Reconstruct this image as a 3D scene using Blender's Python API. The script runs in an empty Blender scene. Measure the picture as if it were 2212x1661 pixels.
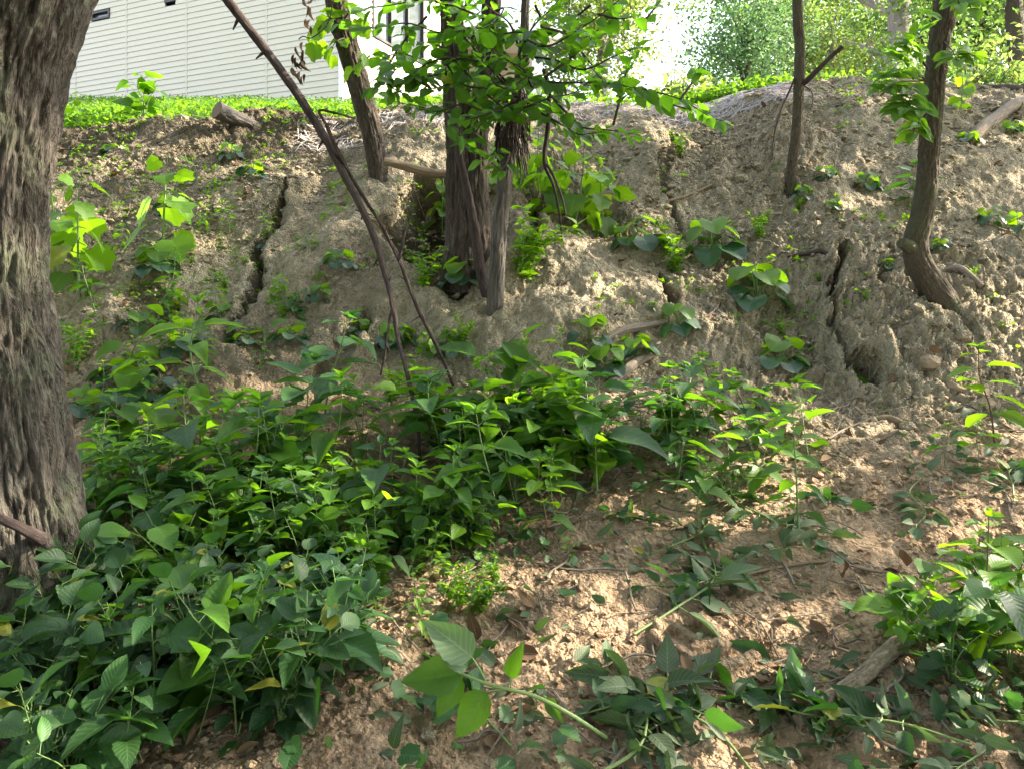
import bpy, math, random
import numpy as np
from mathutils import Vector

# ------------------------------------------------------------------ camera, sky, sun, exposure
SC = bpy.context.scene
COL = SC.collection
F, CX, HZ, CZ = 735.0, 512.0, 283.0, 1.2      # focal length in px of a 1024 picture, horizon row, eye height
cam_d = bpy.data.cameras.new('camera')
cam = bpy.data.objects.new('camera', cam_d)
COL.objects.link(cam)
cam.location = (0, 0, CZ)
cam.rotation_euler = (math.radians(90), 0, 0)
cam_d.sensor_width = 36
cam_d.lens = F / 1024 * 36
cam_d.shift_y = -(384 - HZ) / 1024
cam_d.clip_start = 0.05
cam_d.clip_end = 600
SC.camera = cam

SUN_EL, SUN_ROT = math.radians(31), math.radians(76)
w = bpy.data.worlds.new('World')
SC.world = w
w.use_nodes = True
nt = w.node_tree
sky = nt.nodes.new('ShaderNodeTexSky')
sky.sky_type = 'NISHITA'
sky.sun_disc = False
sky.sun_elevation = SUN_EL
sky.sun_rotation = SUN_ROT
sky.air_density = 1.0
sky.dust_density = 2.5
sky.ozone_density = 1.0
hs = nt.nodes.new('ShaderNodeHueSaturation')      # a hazy summer sky, paler than clear blue
hs.inputs['Saturation'].default_value = 0.5
nt.links.new(sky.outputs[0], hs.inputs['Color'])
nt.links.new(hs.outputs[0], nt.nodes['Background'].inputs[0])
nt.nodes['Background'].inputs[1].default_value = 0.13
sd = bpy.data.lights.new('sun', 'SUN')
sd.energy = 4.0
sd.angle = math.radians(0.5)
sd.color = (1.0, 0.86, 0.68)
sun = bpy.data.objects.new('sun', sd)
COL.objects.link(sun)
SDIR = Vector((math.sin(SUN_ROT) * math.cos(SUN_EL), math.cos(SUN_ROT) * math.cos(SUN_EL), math.sin(SUN_EL)))
sun.rotation_euler = SDIR.to_track_quat('Z', 'Y').to_euler()
sun.location = (20, 5, 14)
SC.view_settings.view_transform = 'Standard'
SC.view_settings.look = 'None'
SC.view_settings.exposure = 2.8
SC.view_settings.gamma = 1.0
SC.cycles.max_bounces = 8
SC.cycles.transmission_bounces = 6
SC.cycles.diffuse_bounces = 4
SC.cycles.use_denoising = True

S = 0.46293      # the photograph was measured at 2212 px wide

# ------------------------------------------------------------------ noise
def _tab(seed):
    return np.random.RandomState(seed).rand(256, 256)
_T = {}
def vnoise(x, y, seed=0):
    if seed not in _T: _T[seed] = _tab(seed)
    T = _T[seed]
    xi = np.floor(x).astype(np.int64); yi = np.floor(y).astype(np.int64)
    fx = x - xi; fy = y - yi
    fx = fx * fx * (3 - 2 * fx); fy = fy * fy * (3 - 2 * fy)
    a = T[xi & 255, yi & 255]; b = T[(xi + 1) & 255, yi & 255]
    c = T[xi & 255, (yi + 1) & 255]; d = T[(xi + 1) & 255, (yi + 1) & 255]
    return (a * (1 - fx) + b * fx) * (1 - fy) + (c * (1 - fx) + d * fx) * fy - 0.5
def fbm(x, y, o=4, seed=0, g=0.5):
    s = 0; a = 1.0
    for i in range(o):
        s = s + a * vnoise(x * 2 ** i + 17.3 * i, y * 2 ** i + 5.1 * i, seed + i)
        a *= g
    return s
def worley(x, y, seed=0):
    rs = np.random.RandomState(seed)
    tx, ty = rs.rand(256, 256), rs.rand(256, 256)
    xi = np.floor(x).astype(np.int64); yi = np.floor(y).astype(np.int64)
    f1 = np.full(x.shape, 9.0); f2 = np.full(x.shape, 9.0); idv = np.zeros(x.shape)
    for dx in (-1, 0, 1):
        for dy in (-1, 0, 1):
            cx = xi + dx; cy = yi + dy
            px = cx + tx[cx & 255, cy & 255]; py = cy + ty[cx & 255, cy & 255]
            d = np.hypot(px - x, py - y)
            idv = np.where(d < f1, tx[cy & 255, cx & 255], idv)
            f2 = np.minimum(f2, np.maximum(f1, d)); f1 = np.minimum(f1, d)
    return f1, f2, idv
def sstep(a, b, x):
    t = np.clip((x - a) / (b - a), 0, 1)
    return t * t * (3 - 2 * t)

# ------------------------------------------------------------------ terrain shape
CREST_U = np.array([-900, 0, 65, 150, 185, 250, 324, 417, 556, 640, 671, 720, 764, 856, 930, 1024, 1300, 2000])
CREST_V = np.array([138, 136, 133, 124, 120, 121, 124, 113, 107, 107, 110, 97, 89, 80, 82, 92, 100, 110])
YC = 7.6
def base_z(X, Y):
    X = np.asarray(X, float); Y = np.asarray(Y, float)
    t = X / np.maximum(Y, 1.0)
    vc = np.interp(CX + F * t, CREST_U, CREST_V)
    zc = CZ + YC * (HZ - vc) / F
    near = np.interp(Y, [-3, 1.0, 1.76, 2.6, 4.0], [-0.1, -0.02, 0.04, 0.22, 0.58])
    s = np.clip((Y - 4.0) / (YC - 4.0), 0, 1)
    slope = 0.58 + (zc - 0.58) * (s + 0.10 * np.sin(np.pi * s) * s)
    q = np.clip((Y - YC) / 10.4, 0, 1.25)
    left = CZ + np.minimum(Y, 20.6) * (HZ - (vc + (103 - vc) * np.minimum(q, 1))) / F
    right = zc + 0.06 * (Y - YC)
    wgt = sstep(0.0, 0.16, t)
    bey = left * (1 - wgt) + right * wgt
    z = np.where(Y < 4.0, near, np.where(Y < YC, slope, bey))
    return z
def hit(dx, dy, y0=1.0, y1=30.0, zf=None):
    zf = zf or base_z
    a, b = (dx * S - CX) / F, (HZ - dy * S) / F
    Y = np.arange(y0, y1, 0.01)
    below = zf(a * Y, Y) >= CZ + b * Y
    i = int(np.argmax(below))
    if not below.any(): i = int((YC - y0) / 0.01)
    y = Y[i]
    return np.array([a * y, y, float(zf(np.array([a * y]), np.array([y]))[0])])
def at(dx, dy, Y):
    return np.array([(dx * S - CX) / F * Y, Y, CZ + (HZ - dy * S) / F * Y])

def pl(*p): return [hit(x, y)[:2] for x, y in p]
GULLIES = [
    (pl((640, 395), (600, 450), (565, 510), (555, 590), (530, 650), (505, 730), (490, 770)), .040, .40),
    (pl((945, 415), (905, 490), (920, 545), (955, 600)), .25, .95),
    (pl((1158, 470), (1152, 600)), .05, .4),
    (pl((1815, 565), (1797, 640), (1802, 715), (1850, 790), (1890, 825)), .045, .50),
    (pl((1455, 330), (1440, 430), (1480, 490)), .045, .10),
    (pl((1260, 262), (1330, 275), (1420, 265)), .07, .3),
    (pl((1430, 600), (1450, 690)), .05, .14),
    (pl((330, 935), (350, 960)), .10, .12),
    (pl((2045, 665), (2020, 655)), .11, .20),
    (pl((1930, 560), (1900, 660)), .03, .10),
    (pl((780, 690), (700, 800), (690, 850)), .10, .14),
    (pl((1705, 405), (1712, 410)), .09, .12),
    (pl((300, 660), (340, 700)), .12, .12),
]
MOUNDS = [(1420, 330, .40, .26), (1400, 380, .35, .16), (1875, 610, .26, .16), (1880, 690, .26, .20), (1925, 770, .28, .16), (2010, 720, .28, .12),
          (1990, 800, .3, .08), (330, 290, .36, .10), (570, 400, .34, .15), (630, 560, .26, .10), (760, 620, .25, .13), (610, 700, .3, .12),
          (1690, 330, .32, .16), (1560, 370, .25, .12), (1250, 640, .4, .10), (880, 300, .4, .12), (1640, 250, .4, .08), (1180, 320, .3, .1),
          (1940, 270, .4, .12), (430, 850, .3, .1), (300, 800, .3, .1), (520, 850, .35, .1), (2120, 420, .4, .1), (1270, 820, .3, .08),
          (1250, 1290, .22, .06), (1330, 1600, .30, .09), (800, 1560, .25, .05), (1090, 1330, .25, .04), (1880, 1010, .4, .06)]
MOUNDS = [(hit(x, y)[:2], r, h * (.45 if x > 1800 and y > 500 and y < 1000 else .75)) for x, y, r, h in MOUNDS]
TREAD = [(1478, 1352, 2.2), (1532, 1338, 2.0), (1578, 1372, .5), (1632, 1352, .6), (1430, 1385, 2.1), (1495, 1422, 2.2), (1552, 1436, .5), (1462, 1462, 2.1),
         (1610, 1408, .6), (1520, 1385, .5), (1440, 1335, .6)]
TREAD = [(hit(x, y)[:2], a) for x, y, a in TREAD]
def seg_dist(X, Y, P):
    d = np.full(np.shape(X), 99.0)
    for a, b in zip(P[:-1], P[1:]):
        ab = b - a; L2 = max(float(ab @ ab), 1e-9)
        t = np.clip(((X - a[0]) * ab[0] + (Y - a[1]) * ab[1]) / L2, 0, 1)
        d = np.minimum(d, np.hypot(X - a[0] - t * ab[0], Y - a[1] - t * ab[1]))
    return d
def meso_z(X, Y):
    X = np.asarray(X, float); Y = np.asarray(Y, float)
    z = base_z(X, Y)
    sl = sstep(3.3, 4.4, Y) * (1 - sstep(7.7, 9.0, Y))
    nearm = 1 - sstep(3.3, 4.4, Y)
    z = z + sl * (0.16 * fbm(X * 1.2, Y * 0.9, 3, 3) + 0.11 * fbm(X * 2.4, Y * 2.4, 3, 11))
    z = z + nearm * 0.10 * fbm(X * 1.6, Y * 1.6, 3, 23)
    z = z + sstep(9, 12, Y) * 0.2 * fbm(X * .4, Y * .4, 2, 5) * (X > 2)
    for c, r, h in MOUNDS:
        d2 = ((X - c[0]) ** 2 + (Y - c[1]) ** 2) / (r * r)
        z = z + h * np.exp(-d2)
    return z
def gully(X, Y):
    jx = X + .08 * fbm(X * 6, Y * 6, 4, 41, .6) + .035 * fbm(X * 21, Y * 21, 2, 43); jy = Y + .10 * fbm(X * 6, Y * 6, 4, 47, .6) + .035 * fbm(X * 21, Y * 21, 2, 49)
    wv = np.maximum(1 + 1.3 * fbm(X * 3.0, Y * 3.0, 2, 53), .35)
    z = 0
    for P, wd, dp in GULLIES:
        d = seg_dist(jx, jy, P) / wv
        z = z - dp * (1 - sstep(wd * .3, wd * 1.0, d)) + dp * .10 * np.exp(-((d - wd * 2.0) / wd) ** 2)
    return z
def detail(X, Y):
    """clods, cracks and crumbs, measured out from the surface"""
    sl = sstep(3.2, 4.3, Y) * (1 - sstep(8.0, 9.0, Y))
    nearm = (1 - sstep(3.2, 4.3, Y)) * sstep(-1, .5, Y)
    rough = sstep(-.22, .22, fbm(X * 1.1, Y * 1.1, 3, 61))
    wx = X + .05 * fbm(X * 8, Y * 8, 3, 71, .6); wy = Y + .05 * fbm(X * 8, Y * 8, 3, 75, .6)
    d = 0
    for fq, am, sd_ in ((4.6, .036, 7), (9., .028, 9), (19., .024, 19), (42., .016, 29)):
        f1, f2, c = worley(wx * fq, wy * fq * 1.5, sd_)
        e = np.clip((f2 - f1) / .38, 0, 1)
        k = rough if fq < 8 else .35 + .65 * rough
        d = d + am * k * ((1 - (1 - e) ** 2) * (.35 + .9 * c) - .45)
    fine = .038 * fbm(X * 8, Y * 9, 6, 83, .66)
    d = sl * (d + fine) + nearm * (.22 * d + .5 * fine)
    for c, a in TREAD:
        ux, uy = math.cos(a), math.sin(a)
        p = (X - c[0]) * ux + (Y - c[1]) * uy; q = -(X - c[0]) * uy + (Y - c[1]) * ux
        b = (1 - sstep(.048, .064, np.abs(p))) * (1 - sstep(.012, .026, np.abs(q)))
        d = d * (1 - .6 * b) + .030 * b
    return d
def full_z(X, Y):
    X = np.asarray(X, float); Y = np.asarray(Y, float)
    return meso_z(X, Y) + detail(X, Y) + np.minimum(gully(X, Y), 0) * .4
def gz(x, y): return float(full_z(np.array([x]), np.array([y]))[0])
def ground(dx, dy, y0=1.0, y1=30.0):
    h = hit(dx, dy, y0, y1, meso_z)
    h[2] = gz(h[0], h[1])
    return h

# ------------------------------------------------------------------ mesh building
class MB:
    def __init__(s): s.V = []; s.L = []; s.N = []; s.UV = []; s.T = []; s.n = 0; s.M = []
    def add(s, V, F_, UV=None, T=None, mi=0):
        V = np.asarray(V, float).reshape(-1, 3)
        F_ = np.asarray(F_, np.int64)
        s.V.append(V); s.L.append((F_ + s.n).ravel()); s.N.append(np.full(len(F_), F_.shape[1]))
        s.UV.append(np.zeros((len(V), 2)) if UV is None else np.asarray(UV, float))
        s.T.append(np.full(len(V), .5) if T is None else np.broadcast_to(np.asarray(T, float), (len(V),)))
        s.M.append(np.full(len(F_), mi)); s.n += len(V)
    def box(s, lo, hi, mi=0, frame=None):
        (x0, y0, z0), (x1, y1, z1) = lo, hi
        V = np.array([(x, y, z) for z in (z0, z1) for y in (y0, y1) for x in (x0, x1)], float)
        if frame is not None: V = frame(V)
        s.add(V, [(0, 2, 3, 1), (4, 5, 7, 6), (0, 1, 5, 4), (2, 6, 7, 3), (0, 4, 6, 2), (1, 3, 7, 5)], V[:, :2], mi=mi)
    def build(s, name, mats, parent=None, smooth=True, org=None):
        me = bpy.data.meshes.new(name)
        V = np.concatenate(s.V); L = np.concatenate(s.L); N = np.concatenate(s.N)
        if org is not None: V = V - np.asarray(org)
        me.vertices.add(len(V)); me.vertices.foreach_set('co', V.ravel().astype(np.float32))
        me.loops.add(len(L)); me.loops.foreach_set('vertex_index', L.astype(np.int32))
        me.polygons.add(len(N))
        st = np.concatenate([[0], np.cumsum(N)[:-1]])
        me.polygons.foreach_set('loop_start', st.astype(np.int32))
        me.polygons.foreach_set('loop_total', N.astype(np.int32))
        me.polygons.foreach_set('use_smooth', np.full(len(N), smooth))
        uv = me.uv_layers.new(name='UVMap')
        UV = np.concatenate(s.UV)
        uv.data.foreach_set('uv', UV[L].ravel().astype(np.float32))
        at_ = me.attributes.new('tone', 'FLOAT', 'POINT')
        at_.data.foreach_set('value', np.concatenate(s.T).astype(np.float32))
        if not isinstance(mats, (list, tuple)): mats = [mats]
        for m in mats: me.materials.append(m)
        me.polygons.foreach_set('material_index', np.concatenate(s.M).astype(np.int32))
        me.update(); me.validate()
        o = bpy.data.objects.new(name, me)
        COL.objects.link(o)
        if parent is not None: o.parent = parent
        return o
def tag(o, label, cat, group=None):
    o['label'] = label; o['category'] = cat
    if group: o['group'] = group
    return o
def thing(name, loc, label, cat, group=None):
    o = bpy.data.objects.new(name, None)
    o.empty_display_size = .1
    COL.objects.link(o)
    o.location = [float(c) for c in loc]
    return tag(o, label, cat, group)
def copy_thing(src, loc, rz=0, sc=1.0, label=None, group=None, tilt=(0, 0)):
    r = src.copy(); COL.objects.link(r)
    r.location = [float(c) for c in loc]; r.rotation_euler = (tilt[0], tilt[1], rz); r.scale = (sc, sc, sc)
    if label: r['label'] = label
    if group: r['group'] = group
    for ch in src.children:
        c = ch.copy(); COL.objects.link(c); c.parent = r
        for g in ch.children:
            d = g.copy(); COL.objects.link(d); d.parent = c
    return r

def spline(P, R, n):
    P = np.asarray(P, float); R = np.asarray(R, float)
    if len(P) == 2:
        t = np.linspace(0, 1, n)[:, None]
        return P[0] * (1 - t) + P[1] * t, R[0] * (1 - t[:, 0]) + R[1] * t[:, 0]
    E = np.vstack([2 * P[0] - P[1], P, 2 * P[-1] - P[-2]])
    dl = np.linalg.norm(np.diff(P, axis=0), axis=1); cum = np.concatenate([[0], np.cumsum(dl)])
    s = np.linspace(0, cum[-1], n)
    i = np.clip(np.searchsorted(cum, s, side='right') - 1, 0, len(P) - 2)
    t = ((s - cum[i]) / np.maximum(dl[i], 1e-9))[:, None]
    p0, p1, p2, p3 = E[i], E[i + 1], E[i + 2], E[i + 3]
    Q = .5 * (2 * p1 + (p2 - p0) * t + (2 * p0 - 5 * p1 + 4 * p2 - p3) * t ** 2 + (3 * p1 - p0 - 3 * p2 + p3) * t ** 3)
    return Q, np.interp(s, cum, R)
def tube(mb, P, R, seg=10, n=None, amp=0., fr=(9, 1.6), seed=0, mi=0, cap=True, T=None, lump=0., bark=True):
    """a bent tapering round limb with its bark ridges in the mesh; UV in metres round and along"""
    P = np.asarray(P, float)
    if np.isscalar(R): R = [R] * len(P)
    Lg = np.linalg.norm(np.diff(P, axis=0), axis=1).sum()
    n = n or max(3, int(Lg / .06) + 2)
    Q, r = spline(P, R, n)
    Tn = np.gradient(Q, axis=0); Tn /= np.linalg.norm(Tn, axis=1)[:, None] + 1e-12
    ref = np.array([0, -1., 0]) if abs(Tn[0, 1]) < .9 else np.array([1., 0, 0])
    A = np.zeros_like(Q); a = ref
    for i in range(n):
        a = a - Tn[i] * (a @ Tn[i]); a = a / (np.linalg.norm(a) + 1e-12); A[i] = a
    B = np.cross(Tn, A)
    th = np.linspace(0, 2 * np.pi, seg + 1)
    s = np.concatenate([[0], np.cumsum(np.linalg.norm(np.diff(Q, axis=0), axis=1))])
    rr = np.repeat(r[:, None], seg + 1, 1)
    TH, SS = np.meshgrid(th, s)
    if amp > 0:
        ca, sa = np.cos(TH), np.sin(TH)
        u = TH / (2 * np.pi)
        def per(fx, fy, sd, o=3):      # periodic round the limb
            v1 = fbm(u * fx + SS * .0, SS * fy, o, sd); v2 = fbm((u - 1) * fx, SS * fy, o, sd)
            return v1 * (1 - u) + v2 * u
        rd = 1 - np.abs(per(fr[0], fr[1], seed + 100)) * 3.2
        rd2 = 1 - np.abs(per(fr[0] * 2.3, fr[1] * 2.6, seed + 130)) * 3.2
        rr = rr + amp * (-.65 * np.clip(rd, 0, 1) ** 2 - .35 * np.clip(rd2, 0, 1) ** 2 + .5 + .5 * per(fr[0] * 4, fr[1] * 6, seed + 160))
    if lump > 0:
        rr = rr * (1 + lump * (np.sin(TH + 1.3 + SS * 1.7) * .5 + vnoise(np.cos(TH) * 1.2 + SS * 2.2 + seed, np.sin(TH) * 1.2, seed + 3)))
    if amp > 0 and T is None: T = np.clip(.5 + (rr - r[:, None]) / amp * 1.1, 0, 1).ravel()
    V = Q[:, None, :] + rr[..., None] * (np.cos(TH)[..., None] * A[:, None, :] + np.sin(TH)[..., None] * B[:, None, :])
    i, j = np.meshgrid(np.arange(n - 1), np.arange(seg), indexing='ij')
    a0 = i * (seg + 1) + j
    Fq = np.stack([a0, a0 + 1, a0 + seg + 2, a0 + seg + 1], -1).reshape(-1, 4)
    UV = np.stack([TH / (2 * np.pi) * 2 * np.pi * max(r.max(), 1e-3), SS], -1).reshape(-1, 2)
    mb.add(V.reshape(-1, 3), Fq, UV, T, mi)
    if cap:
        for k, c in ((0, Q[0]), (n - 1, Q[-1])):
            ring = V[k, :seg]
            W = np.vstack([ring, c[None]])
            ix = np.arange(seg); f = np.stack([ix, (ix + 1) % seg, np.full(seg, seg)], 1)
            if k == 0: f = f[:, ::-1]
            loc = np.stack([np.cos(th[:seg]), np.sin(th[:seg])], 1) * r[k]
            mb.add(W, f, np.vstack([loc, [[0, 0]]]), None, mi if not isinstance(cap, int) or cap is True else cap)

# ---- leaf shapes: local x across, y from stalk to tip
def strip_leaf(n, m, fn, serr=0.):
    t = np.linspace(0, 1, n); wv = fn(t)
    if serr:
        k = np.arange(n); wv = wv * (1 + serr * np.where(k % 2, 1, -1) * (k > 0) * (k < n - 1))
    u = np.linspace(-1, 1, m)
    X = wv[:, None] * u[None]; Yv = np.repeat(t[:, None], m, 1) + (.03 * (1 - np.abs(u)))[None] * 0
    V = np.stack([X, Yv], -1).reshape(-1, 2)
    UV = np.stack([np.repeat(u[None] * .5 + .5, n, 0), np.repeat(t[:, None], m, 1)], -1).reshape(-1, 2)
    i, j = np.meshgrid(np.arange(n - 1), np.arange(m - 1), indexing='ij')
    a = i * m + j
    return V, [np.stack([a, a + 1, a + m + 1, a + m], -1).reshape(-1, 4)], UV
def polar_leaf(N, rf, cy=.48):
    th = np.linspace(0, 2 * np.pi, N, endpoint=False) - np.pi / 2
    r = rf(th)
    rings = [.5, 1.0]
    V = [np.array([[0, cy]])] + [np.stack([np.cos(th) * r * k, cy + np.sin(th) * r * k], 1) for k in rings]
    V = np.vstack(V)
    ix = np.arange(N); nx = (ix + 1) % N
    tri = np.stack([np.zeros(N, int), 1 + ix, 1 + nx], 1)
    quad = np.stack([1 + ix, 1 + N + ix, 1 + N + nx, 1 + nx], 1)
    UV = np.stack([V[:, 0] + .5, V[:, 1]], 1)
    return V, [tri, quad], UV
def _ov(t, a=.75, p=1.0): return .5 * np.clip(np.sin(np.pi * np.clip(t, 0, 1) ** a), 0, 1) ** p * (1 - .25 * t)
def _gauss(th, c, s):
    d = (th - c + np.pi) % (2 * np.pi) - np.pi
    return np.exp(-(d / s) ** 2)
def _lobed(th):
    r = .39 + 0 * th
    for c, a, s in ((90, .17, 22), (40, .12, 15), (140, .12, 15), (-10, .07, 15), (190, .07, 15)):
        r = r + a * _gauss(th, math.radians(c), math.radians(s))
    return r * (1 - .35 * _gauss(th, math.radians(-90), math.radians(20))) * (1 + .045 * np.cos(18 * th))
LEAF = {
    'broad': strip_leaf(13, 5, lambda t: _ov(t, .72, .85), .045),
    'lance': strip_leaf(11, 5, lambda t: _ov(t, .80, 1.1) * .75, .03),
    'oval': strip_leaf(9, 5, lambda t: _ov(t, .85, .75), 0),
    'small': strip_leaf(5, 3, lambda t: _ov(t, .8, .9), 0),
    'tiny': strip_leaf(3, 3, lambda t: np.array([.0, .36, 0.0]), 0),
    'round': polar_leaf(30, lambda th: .5 * (1 + .045 * np.cos(15 * th)) * (1 - .42 * _gauss(th, -np.pi / 2, .33))),
    'lobed': polar_leaf(36, _lobed),
}
class Leaves:
    """a list of leaves: where the stalk meets, which way the tip points, which way the face looks"""
    def __init__(s): s.r = []
    def add(s, p, d, nrm, L, W, droop=.15, fold=.12, tone=.5): s.r.append((*p, *d, *nrm, L, W, droop, fold, tone))
    def mesh(s, mb, kind, rng, mi=0):
        if not s.r: return
        A = np.array(s.r, float); N = len(A)
        V2, Fs, UV = LEAF[kind]
        p, d, nn = A[:, 0:3], A[:, 3:6], A[:, 6:9]
        d = d / (np.linalg.norm(d, axis=1)[:, None] + 1e-9)
        nn = nn - d * (nn * d).sum(1)[:, None]; nn /= (np.linalg.norm(nn, axis=1)[:, None] + 1e-9)
        x = np.cross(d, nn)
        L, W, dr, fo, tn = A[:, 9], A[:, 10], A[:, 11], A[:, 12], A[:, 13]
        lx = V2[None, :, 0] * np.ones((N, 1)); ly = V2[None, :, 1] * np.ones((N, 1))
        ph = rng.rand(N)[:, None] * 6.3; tw = (rng.rand(N)[:, None] - .5) * .5
        lz = fo[:, None] * np.abs(lx) * 1.6 - dr[:, None] * ly ** 2 + .035 * np.sin(7 * ly + ph) * np.abs(lx) * 2 + tw * lx * ly
        bend = (rng.rand(N)[:, None] - .5) * .22
        lx2 = lx + bend * ly ** 2
        V = p[:, None] + (W[:, None] * lx2)[..., None] * x[:, None] + (L[:, None] * ly)[..., None] * d[:, None] + (L[:, None] * lz)[..., None] * nn[:, None]
        k = len(V2)
        off = (np.arange(N) * k)[:, None, None]
        tn = np.where(rng.rand(N) < .006, 1.3, np.minimum(tn, 1)); UVr = np.tile(UV, (N, 1)); T = np.repeat(tn, k)
        first = True
        for f in Fs:
            ff = (f[None] + off).reshape(-1, f.shape[1])
            if first: mb.add(V.reshape(-1, 3), ff, UVr, T, mi); base = mb.n - N * k; first = False
            else:
                mb.L.append((ff + base).ravel()); mb.N.append(np.full(len(ff), f.shape[1])); mb.M.append(np.full(len(ff), mi))

# ------------------------------------------------------------------ materials
def mat(name):
    m = bpy.data.materials.new(name); m.use_nodes = True
    nt = m.node_tree
    return m, nt, nt.nodes['Principled BSDF']
class NB:
    def __init__(s, nt): s.nt = nt
    def n(s, t, **kw):
        x = s.nt.nodes.new('ShaderNode' + t)
        for k, v in kw.items(): setattr(x, k, v)
        return x
    def link(s, a, b): s.nt.links.new(a, b)
    def val(s, sock, v):
        if hasattr(v, 'is_output'): s.link(v, sock)
        else: sock.default_value = v
    def math(s, op, a, b=None, c=None):
        x = s.n('Math', operation=op)
        s.val(x.inputs[0], a)
        if b is not None: s.val(x.inputs[1], b)
        if c is not None: s.val(x.inputs[2], c)
        return x.outputs[0]
    def noise(s, vec, scale, detail=4, rough=.55, dist=0):
        x = s.n('TexNoise'); s.link(vec, x.inputs['Vector'])
        x.inputs['Scale'].default_value = scale; x.inputs['Detail'].default_value = detail
        x.inputs['Roughness'].default_value = rough; x.inputs['Distortion'].default_value = dist
        return x.outputs[0]
    def ramp(s, f, stops):
        x = s.n('ValToRGB'); e = x.color_ramp.elements
        while len(e) < len(stops): e.new(.5)
        for k, (p, c) in enumerate(stops):
            e[k].position = p; e[k].color = (*c, 1) if len(c) == 3 else c
        s.link(f, x.inputs[0]); return x.outputs[0]
    def mix(s, f, a, b, bt='MIX'):
        x = s.n('Mix', data_type='RGBA', blend_type=bt)
        s.val(x.inputs[0], f)
        for sock, v in ((x.inputs[6], a), (x.inputs[7], b)):
            if hasattr(v, 'is_output'): s.link(v, sock)
            else: sock.default_value = (*v, 1)
        return x.outputs[2]
    def bump(s, h, strength, dist, normal=None):
        x = s.n('Bump'); s.link(h, x.inputs['Height'])
        x.inputs['Strength'].default_value = strength; x.inputs['Distance'].default_value = dist
        if normal is not None: s.link(normal, x.inputs['Normal'])
        return x.outputs[0]
    def sep(s, v):
        x = s.n('SeparateXYZ'); s.link(v, x.inputs[0]); return x.outputs
    def attr(s, a):
        return s.n('Attribute', attribute_name=a).outputs['Fac']

def leaf_mat(name, dark, light, trans, tf=.38, rough=.42, spec=.45, veins=True, blemish=.0):
    m, nt, bs = mat(name); b = NB(nt)
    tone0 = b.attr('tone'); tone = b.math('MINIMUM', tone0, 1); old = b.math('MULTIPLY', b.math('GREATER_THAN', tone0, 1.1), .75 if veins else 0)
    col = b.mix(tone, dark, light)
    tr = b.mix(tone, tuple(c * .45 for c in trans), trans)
    tc = b.n('TexCoord')
    oi = b.n('ObjectInfo')
    rnd = b.math('MULTIPLY_ADD', oi.outputs['Random'], .75, .55)
    sc = b.n('Combine' + 'XYZ'); 
    for i in range(3): b.link(rnd, sc.inputs[i])
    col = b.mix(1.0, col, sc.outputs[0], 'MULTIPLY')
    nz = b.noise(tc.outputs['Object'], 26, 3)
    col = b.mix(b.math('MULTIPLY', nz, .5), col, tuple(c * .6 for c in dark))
    if veins:
        uv = b.sep(tc.outputs['UV'])
        a = b.math('ABSOLUTE', b.math('MULTIPLY', b.math('SUBTRACT', uv[0], .5), 2))
        ph = b.math('SUBTRACT', b.math('MULTIPLY', uv[1], 8.5), b.math('MULTIPLY', a, 2.3))
        sn = b.math('ABSOLUTE', b.math('SINE', b.math('MULTIPLY', ph, math.pi)))
        side = b.math('SUBTRACT', 1, b.math('POWER', sn, .35))
        rib = b.math('LESS_THAN', a, .05)
        vein = b.math('MAXIMUM', b.math('MULTIPLY', side, .8), rib)
        col = b.mix(b.math('MULTIPLY', vein, .35), col, tuple(min(1, c * 1.9 + .02) for c in light))
        hgt = b.math('SUBTRACT', b.math('MULTIPLY', sn, .6), b.math('MULTIPLY', rib, .6))
        nrm = b.bump(hgt, .32, .003)
        b.link(nrm, bs.inputs['Normal'])
        tr = b.mix(b.math('MULTIPLY', vein, .45), tr, tuple(c * .45 for c in trans))
    if blemish:
        bl = b.math('GREATER_THAN', b.noise(tc.outputs['Object'], 30, 4), .67)
        col = b.mix(b.math('MULTIPLY', bl, blemish), col, (.18, .13, .05))
    col = b.mix(old, col, (.24, .25, .03)); tr = b.mix(old, tr, (.40, .40, .02))
    b.link(col, bs.inputs['Base Color'])
    bs.inputs['Roughness'].default_value = rough
    bs.inputs['Specular IOR Level'].default_value = spec
    t = b.n('BsdfTranslucent'); b.link(tr, t.inputs['Color'])
    mx = b.n('MixShader'); mx.inputs[0].default_value = tf
    out = [n for n in nt.nodes if n.type == 'OUTPUT_MATERIAL'][0]
    b.link(bs.outputs[0], mx.inputs[1]); b.link(t.outputs[0], mx.inputs[2]); b.link(mx.outputs[0], out.inputs[0])
    return m
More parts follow.
